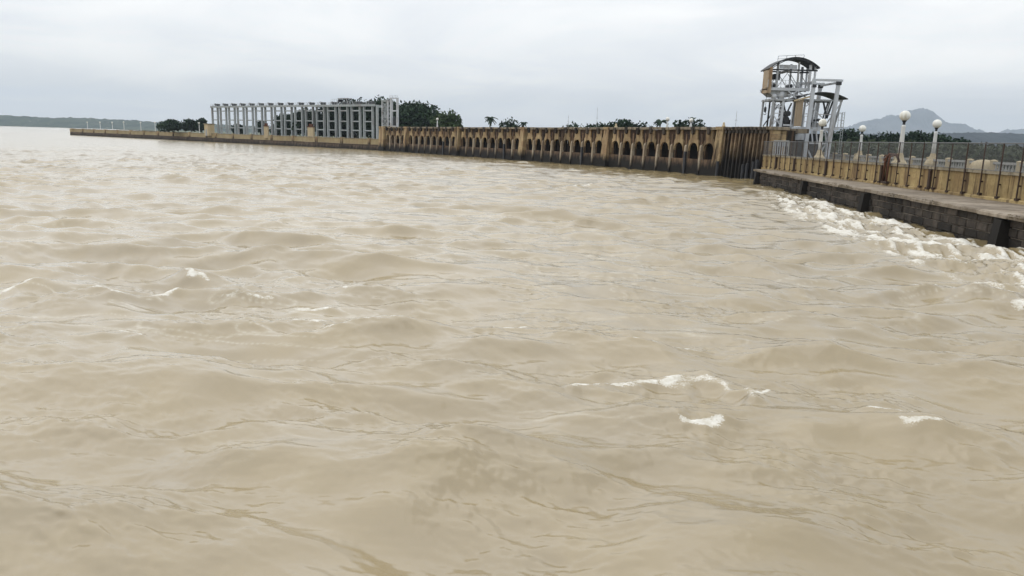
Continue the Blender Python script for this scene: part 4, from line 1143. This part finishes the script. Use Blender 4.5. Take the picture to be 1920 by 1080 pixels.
def tree(x, y, top, w, mat, label, n=1500, size=.42, seed=0, crown_h=None, base=.85, group='trees behind the dam', d=None, lobes=9, name='tree'):
    H = top - base
    ch = crown_h or H * .82
    t = empty(name, (x, y, base)); tag(t, label, 'tree', group)
    r = random.Random(seed)
    m = MB(); m.tube([(0, 0, -.3), (r.uniform(-.1, .1), 0, H * .25), (r.uniform(-.3, .3), r.uniform(-.2, .2), H * .6)], [.05 * H * .6, .04 * H * .6, .02 * H * .6], 7)
    for k in range(4):
        a = r.uniform(0, 6.28); m.tube([(0, 0, H * .28), (math.cos(a) * w * .15, math.sin(a) * w * .15, H * .45), (math.cos(a) * w * .30, math.sin(a) * w * .30, H * .62)], [.022 * H * .6, .016 * H * .6, .006 * H * .6], 5)
    link('trunk', m.mesh('trunk', 'bark'), t)
    link('crown', crown_mesh(w, ch * 1.08, d or w * .8, n, size, mat, seed, lobes=lobes), t, (0, 0, H - ch))
    return t
T = tree
T(-113.6, 252, 6.7, 8.0, 'leaf_dark', 'rounded dark tree, left one of the clump left of the gates', 1500, .4, 1, base=1.6)
T(-107.6, 252, 7.0, 6.0, 'leaf_dark', 'rounded dark tree, middle one of the clump left of the gates', 1300, .4, 2, base=1.6)
T(-103.6, 251, 7.6, 3.6, 'leaf_dark', 'narrow dark tree, right one of the clump left of the gates', 900, .36, 3, base=1.6)
T(-84.5, 252, 7.2, 4.2, 'leaf_dark', 'small dark tree seen through the second and third gate frames', 700, .38, 21)
T(-77.0, 246, 6.0, 4.6, 'leaf_dark', 'low dark bush seen through the gate frames right of the thin pillar', 700, .38, 22)
T(-91.0, 250, 5.9, 4.4, 'leaf_dark', 'low dark bush seen through the leftmost gate frames, right of the cream hut', 700, .38, 23)
T(-73.0, 241, 6.4, 4.6, 'leaf_dark', 'dark bush seen through the gate frames left of the middle trees', 800, .38, 24)
T(-68.5, 230, 9.2, 9.0, 'leaf_dark', 'dark tree showing through the middle gate frames', 2600, .42, 4)
T(-60.0, 220, 10.2, 9.2, 'leaf_dark', 'bushy dark tree behind the gate frames right of the middle', 2600, .42, 5)
T(-52.5, 214, 11.4, 11.0, 'leaf_dark', 'large dark tree behind the right half of the gates, left one', 4320, .45, 6, crown_h=8.8, lobes=12)
T(-45.5, 212, 13.0, 13.0, 'leaf_dark', 'large dark tree behind the right half of the gates, middle one', 6840, .46, 7, crown_h=10.8, lobes=14)
T(-37.2, 209, 13.5, 13.0, 'leaf_dark', 'tallest dark tree, behind the lattice tower', 7560, .46, 8, crown_h=12.0, lobes=14)
T(-27.8, 206, 12.4, 12.5, 'leaf_dark', 'broad dark tree sloping down right of the twin column tower', 7560, .46, 9, crown_h=11.0, lobes=14)
T(-17.6, 200, 10.3, 8.6, 'leaf_mid', 'rounded green tree right of the twin column tower', 2600, .40, 10, crown_h=8.6, lobes=12)
T(-1.6, 186, 8.2, 7.0, 'leaf_dark', 'low wide dark tree beside the upright palm', 1300, .36, 11)
T(13.1, 175, 7.4, 6.0, 'leaf_dark', 'very low dark tree top above the middle of the arched wall', 900, .34, 12)
T(17.2, 160, 7.2, 8.0, 'leaf_dark', 'left low end of the long dark bush clump above the arches', 1400, .34, 13)
T(21.8, 160, 7.9, 7.6, 'leaf_dark', 'highest middle bush of the long dark clump above the arches', 1600, .34, 14)
T(25.9, 160, 7.8, 6.4, 'leaf_dark', 'right end of the long dark bush clump above the arches', 1400, .34, 15)
T(30.8, 145, 7.7, 3.0, 'leaf_dark', 'narrow dark bush just left of the last lamp above the arches', 700, .30, 16)
T(33.5, 145, 8.3, 5.8, 'leaf_dark', 'dark rounded bush just right of the last lamp above the arches', 1400, .32, 17)
# trees beyond the road on the right
RT = [(61.5, 150, 7.0, 6.0, 'dark tree beyond the road, just right of the crane'), (65.0, 150, 7.3, 6.2, 'dark tree beyond the road, left of the small lamp'),
      (69.5, 152, 5.9, 6.0, 'low dark tree beyond the road, right of the small lamp'), (74.0, 150, 6.7, 7.4, 'dark tree beyond the road, left of the largest lamp'),
      (78.5, 150, 7.2, 8.0, 'dark tree beyond the road, right of the largest lamp'), (83.0, 151, 6.9, 7.6, 'dark tree beyond the road, left of the rightmost lamp'),
      (87.0, 150, 6.0, 6.4, 'low dark tree beyond the road, right of the rightmost lamp')]
for i, (x, y, tp, w, lb) in enumerate(RT): T(x, y, tp, w, 'leaf_dark', lb, 1100, .36, 40 + i, base=.85, group='trees beyond the road')
def scrub():
    r = np.random.default_rng(77); n = 30000
    x = r.uniform(44, 150, n); y = 96 + r.uniform(0, 26, n) + .05 * x
    hh = 3.1 + .5 * np.sin(x * .9) * np.sin(x * .37 + 1) + .4 * np.sin(x * 2.3 + y)
    z = .9 + hh * r.uniform(0, 1, n) ** .6
    P = np.stack([x, y, z], 1)
    t1 = r.normal(size=(n, 3)); t1 /= np.linalg.norm(t1, axis=1)[:, None]
    t2 = np.cross(t1, r.normal(size=(n, 3))); t2 /= np.linalg.norm(t2, axis=1)[:, None]
    sz = .36 * r.uniform(.6, 1.4, n)[:, None]
    V = np.stack([P - t1 * sz, P - t2 * sz * .55, P + t1 * sz, P + t2 * sz * .55], 1).reshape(-1, 3)
    o = link('scrub', np_mesh('scrub', V, np.arange(4 * n).reshape(-1, 4), 'leaf_scrub', False)); tag(o, 'dense grey green scrub below the dam road on the right', 'scrub', kind='stuff')
scrub()
def palm(x, y, base, H, bend, label, seed, fr=1.9, nfr=16):
    t = empty('palm_tree', (x, y, base)); tag(t, label, 'palm', 'palms behind the dam')
    link('trunk', MB().tube([(0, 0, -.2), (bend * .2, 0, H * .4), (bend * .6, 0, H * .75), (bend, 0, H)], [.22, .17, .15, .13], 7).mesh('trunk', 'bark'), t)
    r = random.Random(seed); m = MB()
    for k in range(nfr):
        a = r.uniform(0, 6.28); el = r.uniform(-.2, 1.3); L = fr * r.uniform(.75, 1.15)
        pts = []
        for i in range(6):
            q = i / 5
            hx = L * q * math.cos(el * (1 - .4 * q)); z = H + L * (math.sin(el) * q - .75 * q * q)
            pts.append((bend + hx * math.cos(a), hx * math.sin(a), z))
        for i in range(5):
            wv = .26 * (1 - abs(i / 5 - .4)); pv, nv = Vector(pts[i]), Vector(pts[i + 1])
            sd_ = (nv - pv).cross(Vector((0, 0, 1))).normalized() * wv
            dn = Vector((0, 0, -wv * .8))
            m.add([pv, nv, nv + sd_ + dn, pv + sd_ + dn], [(0, 1, 2, 3)]); m.add([pv, nv, nv - sd_ + dn, pv - sd_ + dn], [(0, 1, 2, 3)])
    link('crown', m.mesh('crown', 'leaf_dark'), t)
palm(-6.6, 185, .85, 7.2, .3, 'upright dark palm above the left part of the arched wall', 1, 1.9, 26)
palm(27.4, 150, .85, 6.7, .9, 'bent dark palm beside the lamp above the arched wall', 2, 1.5, 22)
palm(2.0, 186, .85, 6.4, -.3, 'small dark palm at the right end of the low tree by the upright palm', 3, 1.2, 18)

# ------------------------------------------------------------------ haze
def haze():
    m = bpy.data.materials.new('haze'); m.use_nodes = True; t = m.node_tree; t.nodes.clear()
    o = t.nodes.new('ShaderNodeOutputMaterial'); v = t.nodes.new('ShaderNodeVolumePrincipled')
    v.inputs['Color'].default_value = (.74, .86, .99, 1); v.inputs['Density'].default_value = 1.5e-4; v.inputs['Anisotropy'].default_value = 0.0
    t.links.new(v.outputs[0], o.inputs['Volume']); MAT['haze'] = m
    b = MB().box(-8200, 8200, -8200, 8200, -6, 365)
    ob = link('haze', b.mesh('haze', 'haze')); tag(ob, 'thin pale haze over the lake and hills', 'haze', kind='stuff')
haze()
